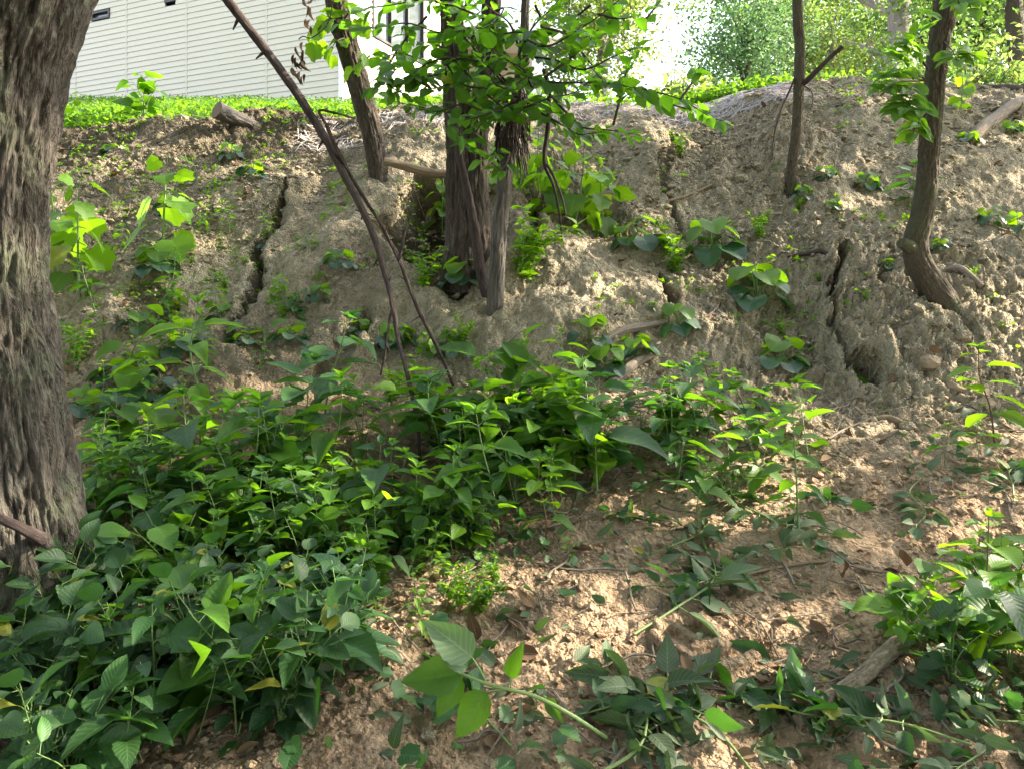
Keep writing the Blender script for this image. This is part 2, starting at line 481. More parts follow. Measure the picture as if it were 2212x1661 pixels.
def bark_mat(name, c0, c1, c2, su=22, sv=4.5, bump=.7, dist=.012, moss=None, pale=None):
    m, nt, bs = mat(name); b = NB(nt)
    tc = b.n('TexCoord')
    mp = b.n('Mapping'); b.link(tc.outputs['UV'], mp.inputs[0]); mp.inputs['Scale'].default_value = (su, sv, 1)
    n1 = b.noise(mp.outputs[0], 1.0, 6, .62, .6)
    ridge = b.math('ABSOLUTE', b.math('MULTIPLY', b.math('SUBTRACT', n1, .5), 4))
    mp2 = b.n('Mapping'); b.link(tc.outputs['UV'], mp2.inputs[0]); mp2.inputs['Scale'].default_value = (su * 4, su * 2.2, 1)
    n2 = b.noise(mp2.outputs[0], 1.0, 5, .6)
    n3 = b.noise(tc.outputs['Object'], 3.2, 4)
    h = b.math('ADD', b.math('MINIMUM', ridge, 1), b.math('MULTIPLY', n2, .45))
    col = b.ramp(b.math('MULTIPLY_ADD', n2, .6, b.math('MULTIPLY', ridge, .45)), [(.10, c0), (.42, c1), (.85, c2)])
    col = b.mix(b.ramp(b.attr('tone'), [(.06, (.7, .7, .7)), (.40, (0, 0, 0))]), col, c0)
    if moss: col = b.mix(b.math('MULTIPLY', b.math('GREATER_THAN', b.math('MULTIPLY_ADD', n2, .6, n3), .86), .55), col, moss)
    if pale: col = b.mix(b.ramp(n3, [(.5, (0, 0, 0)), (.66, (1, 1, 1))]), col, pale)
    b.link(col, bs.inputs['Base Color'])
    bs.inputs['Roughness'].default_value = .9
    bs.inputs['Specular IOR Level'].default_value = .15
    b.link(b.bump(h, bump, dist), bs.inputs['Normal'])
    return m
def plain(name, c, rough=.7, spec=.3, noise=.15, scale=6, bump=0):
    m, nt, bs = mat(name); b = NB(nt)
    tc = b.n('TexCoord')
    nz = b.noise(tc.outputs['Object'], scale, 5)
    b.link(b.mix(b.math('MULTIPLY', nz, 1), tuple(x * (1 - noise) for x in c), tuple(min(1, x * (1 + noise)) for x in c)), bs.inputs['Base Color'])
    bs.inputs['Roughness'].default_value = rough; bs.inputs['Specular IOR Level'].default_value = spec
    if bump: b.link(b.bump(nz, bump, .01), bs.inputs['Normal'])
    return m
def soil_mat(name='soil'):
    m, nt, bs = mat(name); b = NB(nt)
    P = b.n('TexCoord').outputs['Object']
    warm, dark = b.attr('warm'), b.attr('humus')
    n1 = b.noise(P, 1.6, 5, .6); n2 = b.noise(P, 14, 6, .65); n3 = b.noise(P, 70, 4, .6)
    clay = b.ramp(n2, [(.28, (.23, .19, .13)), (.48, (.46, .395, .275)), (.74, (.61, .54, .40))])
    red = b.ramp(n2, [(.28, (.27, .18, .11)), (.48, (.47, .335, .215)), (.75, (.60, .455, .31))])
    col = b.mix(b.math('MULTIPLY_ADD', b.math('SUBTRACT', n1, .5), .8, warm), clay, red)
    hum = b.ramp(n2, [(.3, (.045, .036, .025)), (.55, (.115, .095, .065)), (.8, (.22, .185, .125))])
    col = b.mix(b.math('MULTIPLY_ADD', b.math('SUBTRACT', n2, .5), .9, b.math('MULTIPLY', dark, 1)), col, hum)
    alg = b.ramp(b.noise(P, 3.1, 5, .7), [(.50, (0, 0, 0)), (.66, (1, 1, 1))])
    col = b.mix(b.math('MULTIPLY', b.math('MULTIPLY', alg, .28), b.math('SUBTRACT', 1, warm)), col, (.17, .18, .075))
    n4 = b.noise(P, 34, 5, .65)
    spk = b.math('GREATER_THAN', n3, .63)
    col = b.mix(b.math('MULTIPLY', spk, .45), col, (.10, .08, .055))
    b.link(col, bs.inputs['Base Color'])
    bs.inputs['Roughness'].default_value = .95; bs.inputs['Specular IOR Level'].default_value = .1
    vo = b.n('TexVoronoi'); b.link(P, vo.inputs['Vector']); vo.inputs['Scale'].default_value = 60
    h = b.math('ADD', b.math('MULTIPLY_ADD', n2, 1.2, b.math('MULTIPLY', n4, 1.1)), b.math('ADD', b.math('MULTIPLY', n3, .7), b.math('MULTIPLY', vo.outputs['Distance'], .5)))
    b.link(b.bump(h, 1.0, .055), bs.inputs['Normal'])
    return m

M = {}
M['soil'] = soil_mat()
M['leaf'] = leaf_mat('weed_leaf', (.028, .085, .014), (.080, .190, .016), (.23, .52, .012), .46, .5, .36, True, .6)
M['leaf_cool'] = leaf_mat('weed_leaf_cool', (.022, .072, .022), (.045, .120, .028), (.10, .30, .02), .34, .48, .4, True, .6)
M['leaf_shade'] = leaf_mat('dark_shade_toned_leaf', (.016, .052, .020), (.036, .090, .026), (.08, .24, .02), .34, .5, .38, True, .6)  # corner weeds carry their shade in this darker colour; also dark fallen leaves
M['leaf_bright'] = leaf_mat('young_leaf', (.060, .150, .012), (.120, .250, .016), (.32, .62, .012), .52, .45, .4)
M['leaf_dark'] = leaf_mat('rosette_leaf', (.016, .052, .024), (.040, .100, .034), (.08, .24, .02), .25, .35, .5)
M['leaf_wilt'] = leaf_mat('wilted_leaf', (.042, .085, .034), (.150, .195, .105), (.12, .24, .03), .28, .6, .3, True, .25)
M['leaf_crown'] = leaf_mat('branch_leaf', (.040, .115, .018), (.080, .190, .020), (.20, .50, .014), .50, .42, .45, True)
M['leaf_pale'] = leaf_mat('leaf_underside', (.12, .20, .10), (.20, .29, .17), (.15, .36, .04), .35, .55, .3)
M['leaf_brown'] = leaf_mat('dead_leaf', (.10, .060, .035), (.24, .155, .085), (.10, .04, .01), .15, .8, .2)
M['leaf_far'] = leaf_mat('far_leaf', (.035, .085, .030), (.085, .150, .042), (.20, .38, .06), .45, .5, .3, False)
M['leaf_far_yellow'] = leaf_mat('far_leaf_yellow', (.080, .130, .030), (.160, .220, .045), (.36, .50, .09), .5, .5, .3, False)
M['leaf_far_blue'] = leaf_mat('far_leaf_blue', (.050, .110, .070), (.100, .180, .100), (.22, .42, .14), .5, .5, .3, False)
M['cover'] = leaf_mat('cover_leaf', (.050, .140, .018), (.120, .255, .026), (.28, .58, .02), .5, .5, .35, False)
M['stem'] = plain('green_stem', (.10, .17, .05), .5, .4, .3, 30)
M['stem_pale'] = plain('pale_stem', (.14, .21, .06), .5, .4, .3, 30)
M['stem_brown'] = plain('woody_stem', (.10, .065, .04), .8, .2, .4, 40)
M['bark_big'] = bark_mat('ridged_bark', (.022, .018, .014), (.092, .082, .068), (.21, .192, .16), 17, 4.5, 1.0, .03, (.10, .12, .075))
M['bark_dark'] = bark_mat('dark_furrowed_bark', (.014, .011, .009), (.095, .078, .062), (.21, .18, .15), 46, 7, 1.0, .014)
M['bark_grey'] = bark_mat('grey_bark', (.035, .030, .026), (.14, .126, .11), (.30, .28, .25), 55, 5, 1.0, .012)
M['bark_smooth'] = bark_mat('fine_bark', (.026, .021, .015), (.10, .084, .062), (.20, .175, .13), 60, 20, .9, .008, (.085, .10, .05))
M['bark_twig'] = bark_mat('dead_twig_bark', (.018, .013, .012), (.058, .044, .040), (.13, .105, .095), 60, 12, .6, .006)
M['bark_pale'] = bark_mat('pale_far_bark', (.12, .10, .10), (.26, .23, .22), (.42, .39, .37), 10, 2.5, .5, .03)
M['wood_grey'] = bark_mat('weathered_wood', (.07, .055, .042), (.21, .175, .135), (.36, .32, .26), 55, 5, .6, .006)
M['wood_tan'] = bark_mat('tan_wood', (.10, .07, .045), (.25, .19, .125), (.40, .33, .24), 50, 6, .6, .006)
M['wood_cut'] = plain('cut_wood', (.17, .125, .09), .85, .2, .4, 30, .3)
M['log_mottled'] = bark_mat('mottled_log_bark', (.04, .033, .026), (.24, .19, .13), (.40, .35, .27), 40, 22, .5, .006)
M['straw'] = plain('grey_straw', (.52, .48, .47), .9, .2, .35, 20)
M['rock'] = plain('clay_rock', (.24, .19, .13), .95, .1, .35, 14, .8)
M['siding'] = plain('white_siding', (.56, .53, .43), .55, .35, .03, 1.5)
M['trim'] = plain('white_trim', (.78, .78, .76), .5, .35, .02, 2)
M['frame'] = plain('dark_frame', (.035, .033, .032), .45, .4, .1, 5)
M['tan_wall'] = plain('tan_stucco', (.42, .34, .27), .8, .2, .06, 4)
M['shingle'] = plain('grey_shingle', (.16, .17, .19), .85, .2, .3, 18, .4)
m, nt_, bs = mat('window_glass'); bs.inputs['Base Color'].default_value = (.05, .06, .07, 1); bs.inputs['Roughness'].default_value = .06; bs.inputs['Specular IOR Level'].default_value = .9
M['glass'] = m

# ------------------------------------------------------------------ ground
def build_ground():
    ys = [-.9]
    while ys[-1] < 140:
        y = ys[-1]
        ys.append(y + (.03 if y < .9 else .0085 if y < 4 else .0125 if y < 8.3 else .0125 + (y - 8.3) * .06))
    Yr = np.array(ys)
    tt = np.concatenate([np.linspace(-3, -.84, 60), np.linspace(-.82, .82, 960), np.linspace(.84, 3, 60)])
    T_, Y_ = np.meshgrid(tt, Yr)
    X_ = T_ * (Y_ + 1.0)
    D_ = detail(X_, Y_); G_ = gully(X_, Y_)
    nz_ = .97 - .10 * sstep(3.3, 4.4, Y_) * (1 - sstep(7.4, 8.4, Y_)); ny_ = -np.sqrt(1 - nz_ ** 2)
    Z_ = meso_z(X_, Y_) + D_ * nz_ + np.where(G_ < 0, G_ * .55, G_)
    B_ = Y_; Y_ = Y_ + D_ * ny_ - np.minimum(G_, 0) * .85      # gullies are undercut into the bank
    V = np.stack([X_, Y_, Z_], -1).reshape(-1, 3)
    ny, nx = X_.shape
    X0, Y0 = X_.ravel(), B_.ravel()
    i, j = np.meshgrid(np.arange(ny - 1), np.arange(nx - 1), indexing='ij')
    a = i * nx + j
    mb = MB()
    mb.add(V, np.stack([a, a + 1, a + nx + 1, a + nx], -1).reshape(-1, 4), V[:, :2])
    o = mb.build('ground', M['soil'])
    X, Y = X0, Y0
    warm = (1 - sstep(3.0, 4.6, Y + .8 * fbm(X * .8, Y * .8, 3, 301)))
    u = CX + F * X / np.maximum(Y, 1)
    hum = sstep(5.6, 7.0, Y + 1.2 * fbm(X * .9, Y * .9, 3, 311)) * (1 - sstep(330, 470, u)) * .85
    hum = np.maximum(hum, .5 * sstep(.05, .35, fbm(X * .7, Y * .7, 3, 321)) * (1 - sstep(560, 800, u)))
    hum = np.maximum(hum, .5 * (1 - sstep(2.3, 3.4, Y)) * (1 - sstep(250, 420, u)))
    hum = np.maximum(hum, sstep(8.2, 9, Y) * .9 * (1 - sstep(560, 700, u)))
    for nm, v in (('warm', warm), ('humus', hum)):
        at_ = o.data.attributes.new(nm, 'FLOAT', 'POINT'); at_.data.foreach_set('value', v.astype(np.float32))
    o['kind'] = 'structure'
    mb = MB()
    g = np.linspace(-70, 70, 60); gy = np.linspace(-80, -.85, 50)
    GX, GY = np.meshgrid(g, gy)
    GZ = -.12 + .2 * fbm(GX * .3, GY * .3, 3, 5) * sstep(1, 4, -GY)
    V = np.stack([GX, GY, GZ], -1).reshape(-1, 3)
    i, j = np.meshgrid(np.arange(49), np.arange(59), indexing='ij'); a = i * 60 + j
    mb.add(V, np.stack([a, a + 1, a + 61, a + 60], -1).reshape(-1, 4))
    o2 = mb.build('forest_floor', M['soil']); o2['kind'] = 'structure'
build_ground()

# ------------------------------------------------------------------ house
HC = np.array([(343.5 - CX) / F * 18.0, 18.0])
DL = np.array([-.915, .404]); DL /= np.linalg.norm(DL)      # the shaded wall runs away to the left
DR = np.array([.37, .93]); DR /= np.linalg.norm(DR)         # the sunlit wing runs away to the right
NL = np.array([-DL[1], DL[0]]); NL = NL if NL[1] < 0 else -NL
NR = np.array([DR[1], -DR[0]])
def wall_frame(org, d, nrm):
    def f(V):      # local x along the wall, y outward, z up
        xy = org[None] + V[:, :1] * d[None] + V[:, 1:2] * nrm[None]
        return np.column_stack([xy, V[:, 2]])
    return f
fL, fR = wall_frame(HC, DL, NL), wall_frame(HC, DR, NR)
def s_of_u(u, d):      # distance along a wall at which picture column u falls
    k = (u - CX) / F
    return (k * HC[1] - HC[0]) / (d[0] - k * d[1])
def z_of(u, v, d):
    s_ = s_of_u(u, d); Yp = HC[1] + s_ * d[1]
    return CZ + (HZ - v) / F * Yp
ZB = 5.0
house = thing('house', (HC[0], HC[1], ZB), 'white house with lap siding standing above the bank behind the trees', 'house')
def siding(frame, s0, s1, z0, z1, openings, pitch=.155):
    """lap boards as one wall mesh, each board leaning out over the one below; openings left free"""
    mb = MB()
    z = z0
    while z < z1:
        zt = min(z + pitch, z1)
        cuts = [(s0, s1)]
        for a, b_, c, d_ in openings:
            if zt > c and z < d_:
                nc = []
                for p, q in cuts:
                    if a > p and b_ < q: nc += [(p, a), (b_, q)]
                    elif a <= p < b_: nc.append((b_, q))
                    elif a < q <= b_: nc.append((p, a))
                    else: nc.append((p, q))
                cuts = [c_ for c_ in nc if c_[1] - c_[0] > .01]
        for p, q in cuts:
            V = np.array([(p, .024, z), (q, .024, z), (q, .004, zt), (p, .004, zt), (p, -.02, z), (q, -.02, z), (q, -.02, zt), (p, -.02, zt)], float)
            mb.add(frame(V), [(0, 1, 2, 3), (4, 5, 1, 0), (3, 2, 6, 7), (5, 6, 2, 1), (4, 0, 3, 7)], V[:, [0, 2]])
        z = zt
    return mb
sL = lambda u: s_of_u(u, DL)
sR = lambda u: s_of_u(u, DR)
winL = []
for (u0, v0, u1, v1) in ((92.5, 11, 110.5, 19.5), (165.5, -8, 176, 2.3), (146, 98, 167, 114)):
    um = (u0 + u1) / 2
    za, zb = z_of(um, v1, DL), z_of(um, v0, DL)
    winL.append((sL(u1), sL(u0), za, zb))
ZTOP = 10.6
wl = siding(fL, .12, 13.5, ZB, ZTOP, winL).build('side_wall', M['siding'], house, False, (HC[0], HC[1], ZB))
wr_end = sR(442)
winR = [(sR(372), sR(423), z_of(400, 52, DR), z_of(400, -40, DR))]
wr = siding(fR, .12, wr_end - .1, ZB, ZTOP, winR).build('front_wall', M['siding'], house, False, (HC[0], HC[1], ZB))
ORG = (HC[0], HC[1], ZB)
mb = MB(); mb.box((0, -.03, ZB), (.12, .045, ZTOP), frame=fL); mb.box((.048, -.03, ZB), (.12, .045, ZTOP), frame=fR)
mb.build('corner_board', M['trim'], house, False, ORG)
mb = MB(); mb.box((wr_end - .1, -.2, ZB), (wr_end, .045, ZTOP), frame=fR); mb.build('corner_board', M['trim'], house, False, ORG)
for u in (76, 127, 187, 267):
    mb = MB(); mb.box((sL(u) - .022, .005, ZB), (sL(u) + .022, .027, ZTOP - .01), frame=fL); mb.build('batten', M['siding'], house, False, ORG)
def window(frame, s0, s1, z0, z1, mull=0, org=ORG):
    mb = MB(); fw = .06
    mb.box((s0, -.06, z0), (s0 + fw, .05, z1), frame=frame); mb.box((s1 - fw, -.06, z0), (s1, .05, z1), frame=frame)
    mb.box((s0 + fw, -.06, z0), (s1 - fw, .048, z0 + fw), frame=frame); mb.box((s0 + fw, -.06, z1 - fw), (s1 - fw, .048, z1), frame=frame)
    for k in range(mull):
        c = s0 + (s1 - s0) * (k + 1) / (mull + 1)
        mb.box((c - .03, -.06, z0 + fw), (c + .03, .046, z1 - fw), frame=frame)
    o = mb.build('window', M['frame'], house, False, org)
    g = MB(); V = np.array([(s0 + fw, -.04, z0 + fw), (s1 - fw, -.04, z0 + fw), (s1 - fw, -.04, z1 - fw), (s0 + fw, -.04, z1 - fw)], float)
    g.add(frame(V), [(0, 1, 2, 3)], V[:, [0, 2]]); g.build('pane', M['glass'], o, False, org)
for k, (a, b_, c, d_) in enumerate(winL): window(fL, a, b_, c, d_, 1 if k == 2 else 0)
window(fR, *winR[0], mull=2)
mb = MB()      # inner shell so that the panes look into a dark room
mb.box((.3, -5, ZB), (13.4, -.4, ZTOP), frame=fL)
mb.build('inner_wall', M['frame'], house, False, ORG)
mb = MB()      # roof with overhanging eaves
mb.box((-.6, -6, ZTOP + .003), (14, .6, ZTOP + .2), frame=fL)
mb.box((-.2, -6, ZTOP + .006), (wr_end + .5, .55, ZTOP + .197), frame=fR)
mb.build('roof', M['shingle'], house, False, ORG)
# porch at the far end: tan recess, white column, railing, small roof
PB = np.array([(452 - CX) / F * 24.0, 24.0])
fP = wall_frame(PB, np.array([.96, .28]), np.array([.28, -.96]))
porch = MB(); porch.box((-.8, -3.0, ZB), (3.35, -1.6, 9.4), frame=fP); porch.build('porch_wall', M['tan_wall'], house, False, ORG)
mb = MB(); mb.box((2.75, -.35, ZB), (3.12, 0, 9.3), frame=fP); mb.build('porch_column', M['trim'], house, False, ORG)
mb = MB(); mb.box((-.8, -3.2, 9.403), (3.7, .35, 9.75), frame=fP); mb.build('porch_soffit', M['trim'], house, False, ORG)
mb = MB(); mb.box((-.3, -.22, 7.35), (2.74, -.14, 7.42), frame=fP); mb.box((-.3, -.22, 6.72), (2.74, -.14, 6.78), frame=fP)
for k in range(22): mb.box((-.2 + k * .13, -.2, 6.78), (-.165 + k * .13, -.165, 7.35), frame=fP)
mb.build('railing', M['frame'], house, False, ORG)
mb = MB()      # lower hipped roof seen past the column, with a white fascia
def flat(V): return V
rx = lambda u, v, Y: np.array([(u - CX) / F * Y, Y, CZ + (HZ - v) / F * Y])
e0, e1, e2, e3 = rx(548, 92, 25), rx(578, 101, 25), rx(572, 90, 31), rx(545, 79, 28)
mb.add(np.array([e0, e1, e2, e3]), [(0, 1, 2, 3)], np.array([[0, 0], [1, 0], [1, 1], [0, 1]]))
th_ = np.array([0, 0, -.28])
fb = MB(); fb.add(np.array([e0 + [0, -.02, 0], e1 + [0, -.02, 0], e1 + [0, -.02, 0] + th_, e0 + [0, -.02, 0] + th_]), [(0, 3, 2, 1)])
fb.add(np.array([e0 + th_ + [.1, .2, 0], e1 + th_ + [-.4, .2, 0], e1 + [-.4, .2, -2.6], e0 + [.1, .2, -2.6]]), [(0, 3, 2, 1)], mi=1)
mb.build('porch_roof', M['shingle'], house, False, ORG)
fb.build('fascia', [M['trim'], M['tan_wall']], house, False, ORG)

# ------------------------------------------------------------------ trees near the camera
def tree_base(x, y): return ground(x, y)
RNG = np.random.RandomState(5)
def world_thing(name, base, label, cat, group=None): return thing(name, base, label, cat, group)

# big trunk at the left edge
Yb = 2.3
b0 = at(30, 1330, Yb); b0[2] = gz(b0[0], Yb) - .1
t = world_thing('tree', (b0[0], b0[1], b0[2] + .1), 'massive ridged grey-brown trunk filling the left edge of the view', 'tree')
mb = MB()
def X_at(x, Y): return (x * S - CX) / F * Y
rows = [(1560, -112, 285, .0), (1420, -108, 245, 0), (1200, -105, 203, 0), (1000, -108, 166, 0), (800, -120, 139, .0), (620, -128, 106, .0), (450, -125, 108, 0), (300, -112, 128, .0), (150, -95, 152, .0), (0, -75, 203, 0), (-150, -60, 262, 0), (-420, -10, 330, 0)]
P, R = [], []
for y, xl, xr, _ in rows:
    c = at((xl + xr) / 2, y, Yb); P.append(c); R.append((X_at(xr, Yb) - X_at(xl, Yb)) / 2 * .80)
P.append(P[-1] + np.array([.3, .3, 3.0])); R.append(R[-1] * .8)
tube(mb, P, R, 260, 760, .028, (17, 3.1), 1)
mb.build('trunk', M['bark_big'], t, True, t.location)
mb = MB(); tube(mb, [at(-75, 1090, Yb - .2), at(0, 1118, Yb - .24), at(45, 1138, Yb - .22), at(82, 1158, Yb - .14), at(88, 1165, Yb - .02)], [.012, .012, .014, .019, .03], 10, 30, .003, (5, 8), 4)
mb.build('branch_stub', M['bark_twig'], t, True, t.location)

def px_tree(name, label, pts, Ys, widths, matk, seg=40, amp=.012, fr=(9, 2.2), seed=0, cat='tree', sink=.12, lump=.06, ext=None):
    """trunk through picture points at given depths, foot on the ground"""
    base = ground(*pts[0])
    if Ys is None: Ys = [base[1]] * len(pts)
    Ys = [base[1] + (y - Ys[0]) for y in Ys]
    P = [at(x, y, Y) for (x, y), Y in zip(pts, Ys)]
    R = [wd * S / F * Y / 2 * math.cos(math.atan((x * S - CX) / F)) - amp * .3 for wd, Y, (x, y) in zip(widths, Ys, pts)]
    P[0] = np.array([P[0][0], P[0][1], base[2] + .005])
    foot = P[0] - np.array([0, 0, sink])
    P = [foot] + P; R = [R[0] * 1.12] + R
    if ext is not None: P.append(P[-1] + np.array(ext)); R.append(R[-1] * .75)
    t = thing(name, (base[0], base[1], base[2]), label, cat)
    mb = MB(); Lg = np.linalg.norm(np.diff(np.array(P), axis=0), axis=1).sum()
    tube(mb, P, R, seg, int(Lg / .016) + 4, amp, fr, seed, lump=lump)
    mb.build('trunk', M[matk], t, True, t.location)
    return t, P, R
# tree left of the centre, leaning left
tL, _, _ = px_tree('tree', 'dark slanting trunk rising in front of the house corner', [(820, 400), (815, 350), (800, 270), (775, 180), (745, 70), (725, -20)], None, [46, 44, 46, 48, 50, 50], 'bark_dark', 90, .018, (15, 3.5), 11, ext=(-.35, .1, 2.5))
# twin central trunk
tC, PC, RC = px_tree('tree', 'thick double trunk of furrowed dark bark in the middle of the bank', [(1003, 560), (1005, 500), (1000, 400), (996, 300), (988, 200), (980, 80), (972, -40)], None, [100, 84, 70, 62, 58, 54, 50], 'bark_dark', 130, .024, (19, 3.2), 21, ext=(-.1, .1, 3))
o0 = tC.location
mb = MB(); Yc = o0[1] - .02
pp = [(1032, 560), (1030, 480), (1028, 380), (1030, 290), (1042, 200), (1055, 100), (1062, 0)]
tube(mb, [at(x, y, Yc) + np.array([0, 0, -.12 if k == 0 else 0]) for k, (x, y) in enumerate(pp)] + [at(1068, -300, Yc)], [v * S / F * Yc / 2 for v in (66, 54, 48, 44, 40, 38, 36, 30)], 100, 260, .022, (14, 3.2), 25, lump=.06)
mb.build('trunk', M['bark_dark'], tC, True, o0)
# dark crooked stem running up in front of it
tD, _, _ = px_tree('vine_stem', 'thin crooked dark stem hugging the front of the double trunk', [(1062, 668), (1050, 630), (1036, 575), (1030, 520), (1018, 450), (1005, 390), (990, 320), (985, 240), (975, 150)], None, [26, 26, 24, 22, 20, 18, 16, 15, 14], 'bark_twig', 18, .006, (5, 5), 31, 'vine')
# grey trunk in front
tG, PG, RG = px_tree('tree', 'slim grey trunk with a shaggy collar in front of the double trunk', [(1068, 695), (1073, 600), (1080, 500), (1090, 400), (1100, 320), (1110, 270), (1122, 180), (1132, 80), (1136, -20)], None, [36, 34, 33, 33, 36, 34, 24, 20, 18], 'bark_grey', 70, .012, (13, 3), 41, ext=(.05, 0, 2))
mb = MB(); rg = np.random.RandomState(8); cG = at(1106, 285, tG.location[1])
for k in range(260):      # dead vine fibres hanging round the stem
    a = rg.rand() * 6.3; z = rg.rand() * .42 - .25; r0 = .065 + .02 * rg.rand()
    p = cG + np.array([math.cos(a) * r0, math.sin(a) * r0, z + .12]); q = p + np.array([math.cos(a) * .04 * rg.rand(), math.sin(a) * .04 * rg.rand(), -.06 - .12 * rg.rand()])
    tube(mb, [p, (p + q) / 2 + rg.randn(3) * .008, q], .004, 4, 4, cap=False)
mb.build('dead_vines', M['bark_twig'], tG, True, tG.location)
# right-hand trees
tR, _, _ = px_tree('tree', 'slender straight brown tree on the upper right of the bank with a dead side limb', [(1708, 402), (1712, 350), (1722, 270), (1726, 180), (1728, 90), (1722, -20)], None, [25, 23, 24, 24, 23, 23], 'bark_smooth', 60, .008, (12, 6), 51, ext=(0, .1, 2.5))
yR = tR.location[1]
mb = MB(); tube(mb, [at(1728, 188, yR), at(1745, 172, yR - .05), at(1775, 142, yR - .1), at(1800, 118, yR - .12), at(1820, 101, yR - .15)], [.016, .022, .019, .017, .016], 14, 40, .003, (5, 6), 54)
mb.build('dead_limb', M['bark_twig'], tR, True, tR.location)
mb = MB(); tube(mb, [at(1718, 165, yR), at(1706, 195, yR - .05), at(1690, 230, yR - .08), at(1676, 275, yR - .1), at(1670, 310, yR - .1), at(1668, 345, yR - .1)], [.009, .008, .007, .007, .006, .004], 8, 40)
tube(mb, [at(1732, 182, yR), at(1752, 196, yR - .05), at(1756, 215, yR - .08), at(1750, 240, yR - .1)], [.006, .005, .004, .003], 6, 20)
mb.build('twig', M['bark_twig'], tR, True, tR.location)
tS, PS, RS = px_tree('tree', 'curved grey-brown tree with a sharp elbow near its base on the right', [(2042, 668), (2022, 628), (1998, 592), (1982, 558), (1978, 525), (1985, 492), (1993, 460), (2003, 400), (2010, 300), (2020, 180), (2034, 60), (2044, -30)], None, [72, 68, 64, 60, 57, 54, 52, 50, 49, 49, 50, 52], 'bark_smooth', 90, .010, (20, 8), 61, ext=(.15, .1, 2.2))
yS = tS.location[1]
mb = MB(); tube(mb, [at(1976, 540, yS - .02), at(1958, 530, yS - .05), at(1946, 524, yS - .07)], [.04, .04, .028], 20, 12, .010, (6, 8), 64)
mb.build('knot', M['bark_smooth'], tS, True, tS.location)

# leaning dead sapling with a fork
Yd = float(ground(906, 1010)[1])
d0 = ground(906, 1012)
tdead = thing('dead_sapling', d0, 'dead leafless sapling leaning across from the weeds to the top left', 'tree')
def dead(pts, yy, ww, nm, seed):
    mb = MB(); P = [at(x, y, Y) for (x, y), Y in zip(pts, yy)]; R = [a * .58 * S / F * Y / 2 for a, Y in zip(ww, yy)]
    tube(mb, P, R, 16, int(len(pts) * 22), .005, (5, 5), seed, lump=.12)
    rg = np.random.RandomState(seed)
    Q, r = spline(P, R, 40)
    for k in range(14):
        i = rg.randint(1, 38); d = rg.randn(3); d[1] *= .4; d /= np.linalg.norm(d)
        ln = .03 + .05 * rg.rand()
        tube(mb, [Q[i], Q[i] + d * ln], [r[i] * .5, r[i] * .15], 6, 4, cap=True)
    mb.build(nm, M['bark_twig'], tdead, True, d0)
ys_ = np.linspace(0, 1, 12)
main = [(908, 1020), (903, 920), (885, 830), (862, 740), (848, 660), (832, 590), (800, 490), (750, 390), (700, 295), (650, 215), (590, 130), (490, 0), (440, -70)]
dead(main, np.interp(np.arange(13), [0, 12], [Yd, Yd + .7]), [10, 12, 14, 16, 18, 20, 23, 26, 29, 31, 33, 34, 34], 'trunk', 71)
br = [(985, 850), (962, 790), (940, 740), (905, 670), (880, 610), (862, 560), (820, 480), (770, 400), (735, 335), (705, 270)]
dead(br, np.interp(np.arange(10), [0, 9], [Yd + .75, Yd + .38]), [6, 9, 12, 14, 13, 13, 11, 12, 13, 14], 'branch', 73)
dead([(706, 272), (690, 240), (720, 243), (765, 256)], [Yd + .4] * 4, [6, 8, 7, 4], 'twig', 75)
dead([(862, 560), (868, 535), (872, 510), (874, 495)], [Yd + .5] * 4, [14, 12, 9, 6], 'twig', 76)
dead([(848, 660), (840, 700), (832, 760), (822, 810)], [Yd + .3] * 4, [6, 8, 7, 6], 'twig', 77)

# dead brown leaves hanging from a twig by the house
def hanging(px, Y, n, label, twig):
    p0 = at(*px, Y)
    t = thing('dead_leaf_cluster', p0, label, 'leaf cluster')
    mb = MB(); tube(mb, [at(x, y, Y) for x, y in twig], .0035, 6, 30); mb.build('twig', M['bark_twig'], t, True, p0)
    lv = Leaves(); rg = np.random.RandomState(int(px[0]))
    tw = [at(x, y, Y) for x, y in twig]
    for k in range(n):
        q = tw[0] + np.array([(rg.rand() - .5) * .07, (rg.rand() - .5) * .05, -.01 - .24 * rg.rand()])
        lv.add(q, (rg.randn() * .25, rg.randn() * .25, -1), (rg.randn(), rg.randn() - .5, 0), (.055 + .03 * rg.rand()), .022 + .012 * rg.rand(), .3, .5, rg.rand())
    mb = MB(); lv.mesh(mb, 'lance', rg); mb.build('leaves', M['leaf_brown'], t, True, p0)
hanging((645, 95), 4.6, 16, 'curled brown dead leaves dangling before the white siding', [(645, 85), (655, 78), (672, 82), (700, 62), (712, 40), (718, 10), (728, -30)])
hanging((668, -20), 4.6, 9, 'dry brown leaves hanging at the top edge beside the slanting trunk', [(668, -25), (690, -35), (728, -40)])

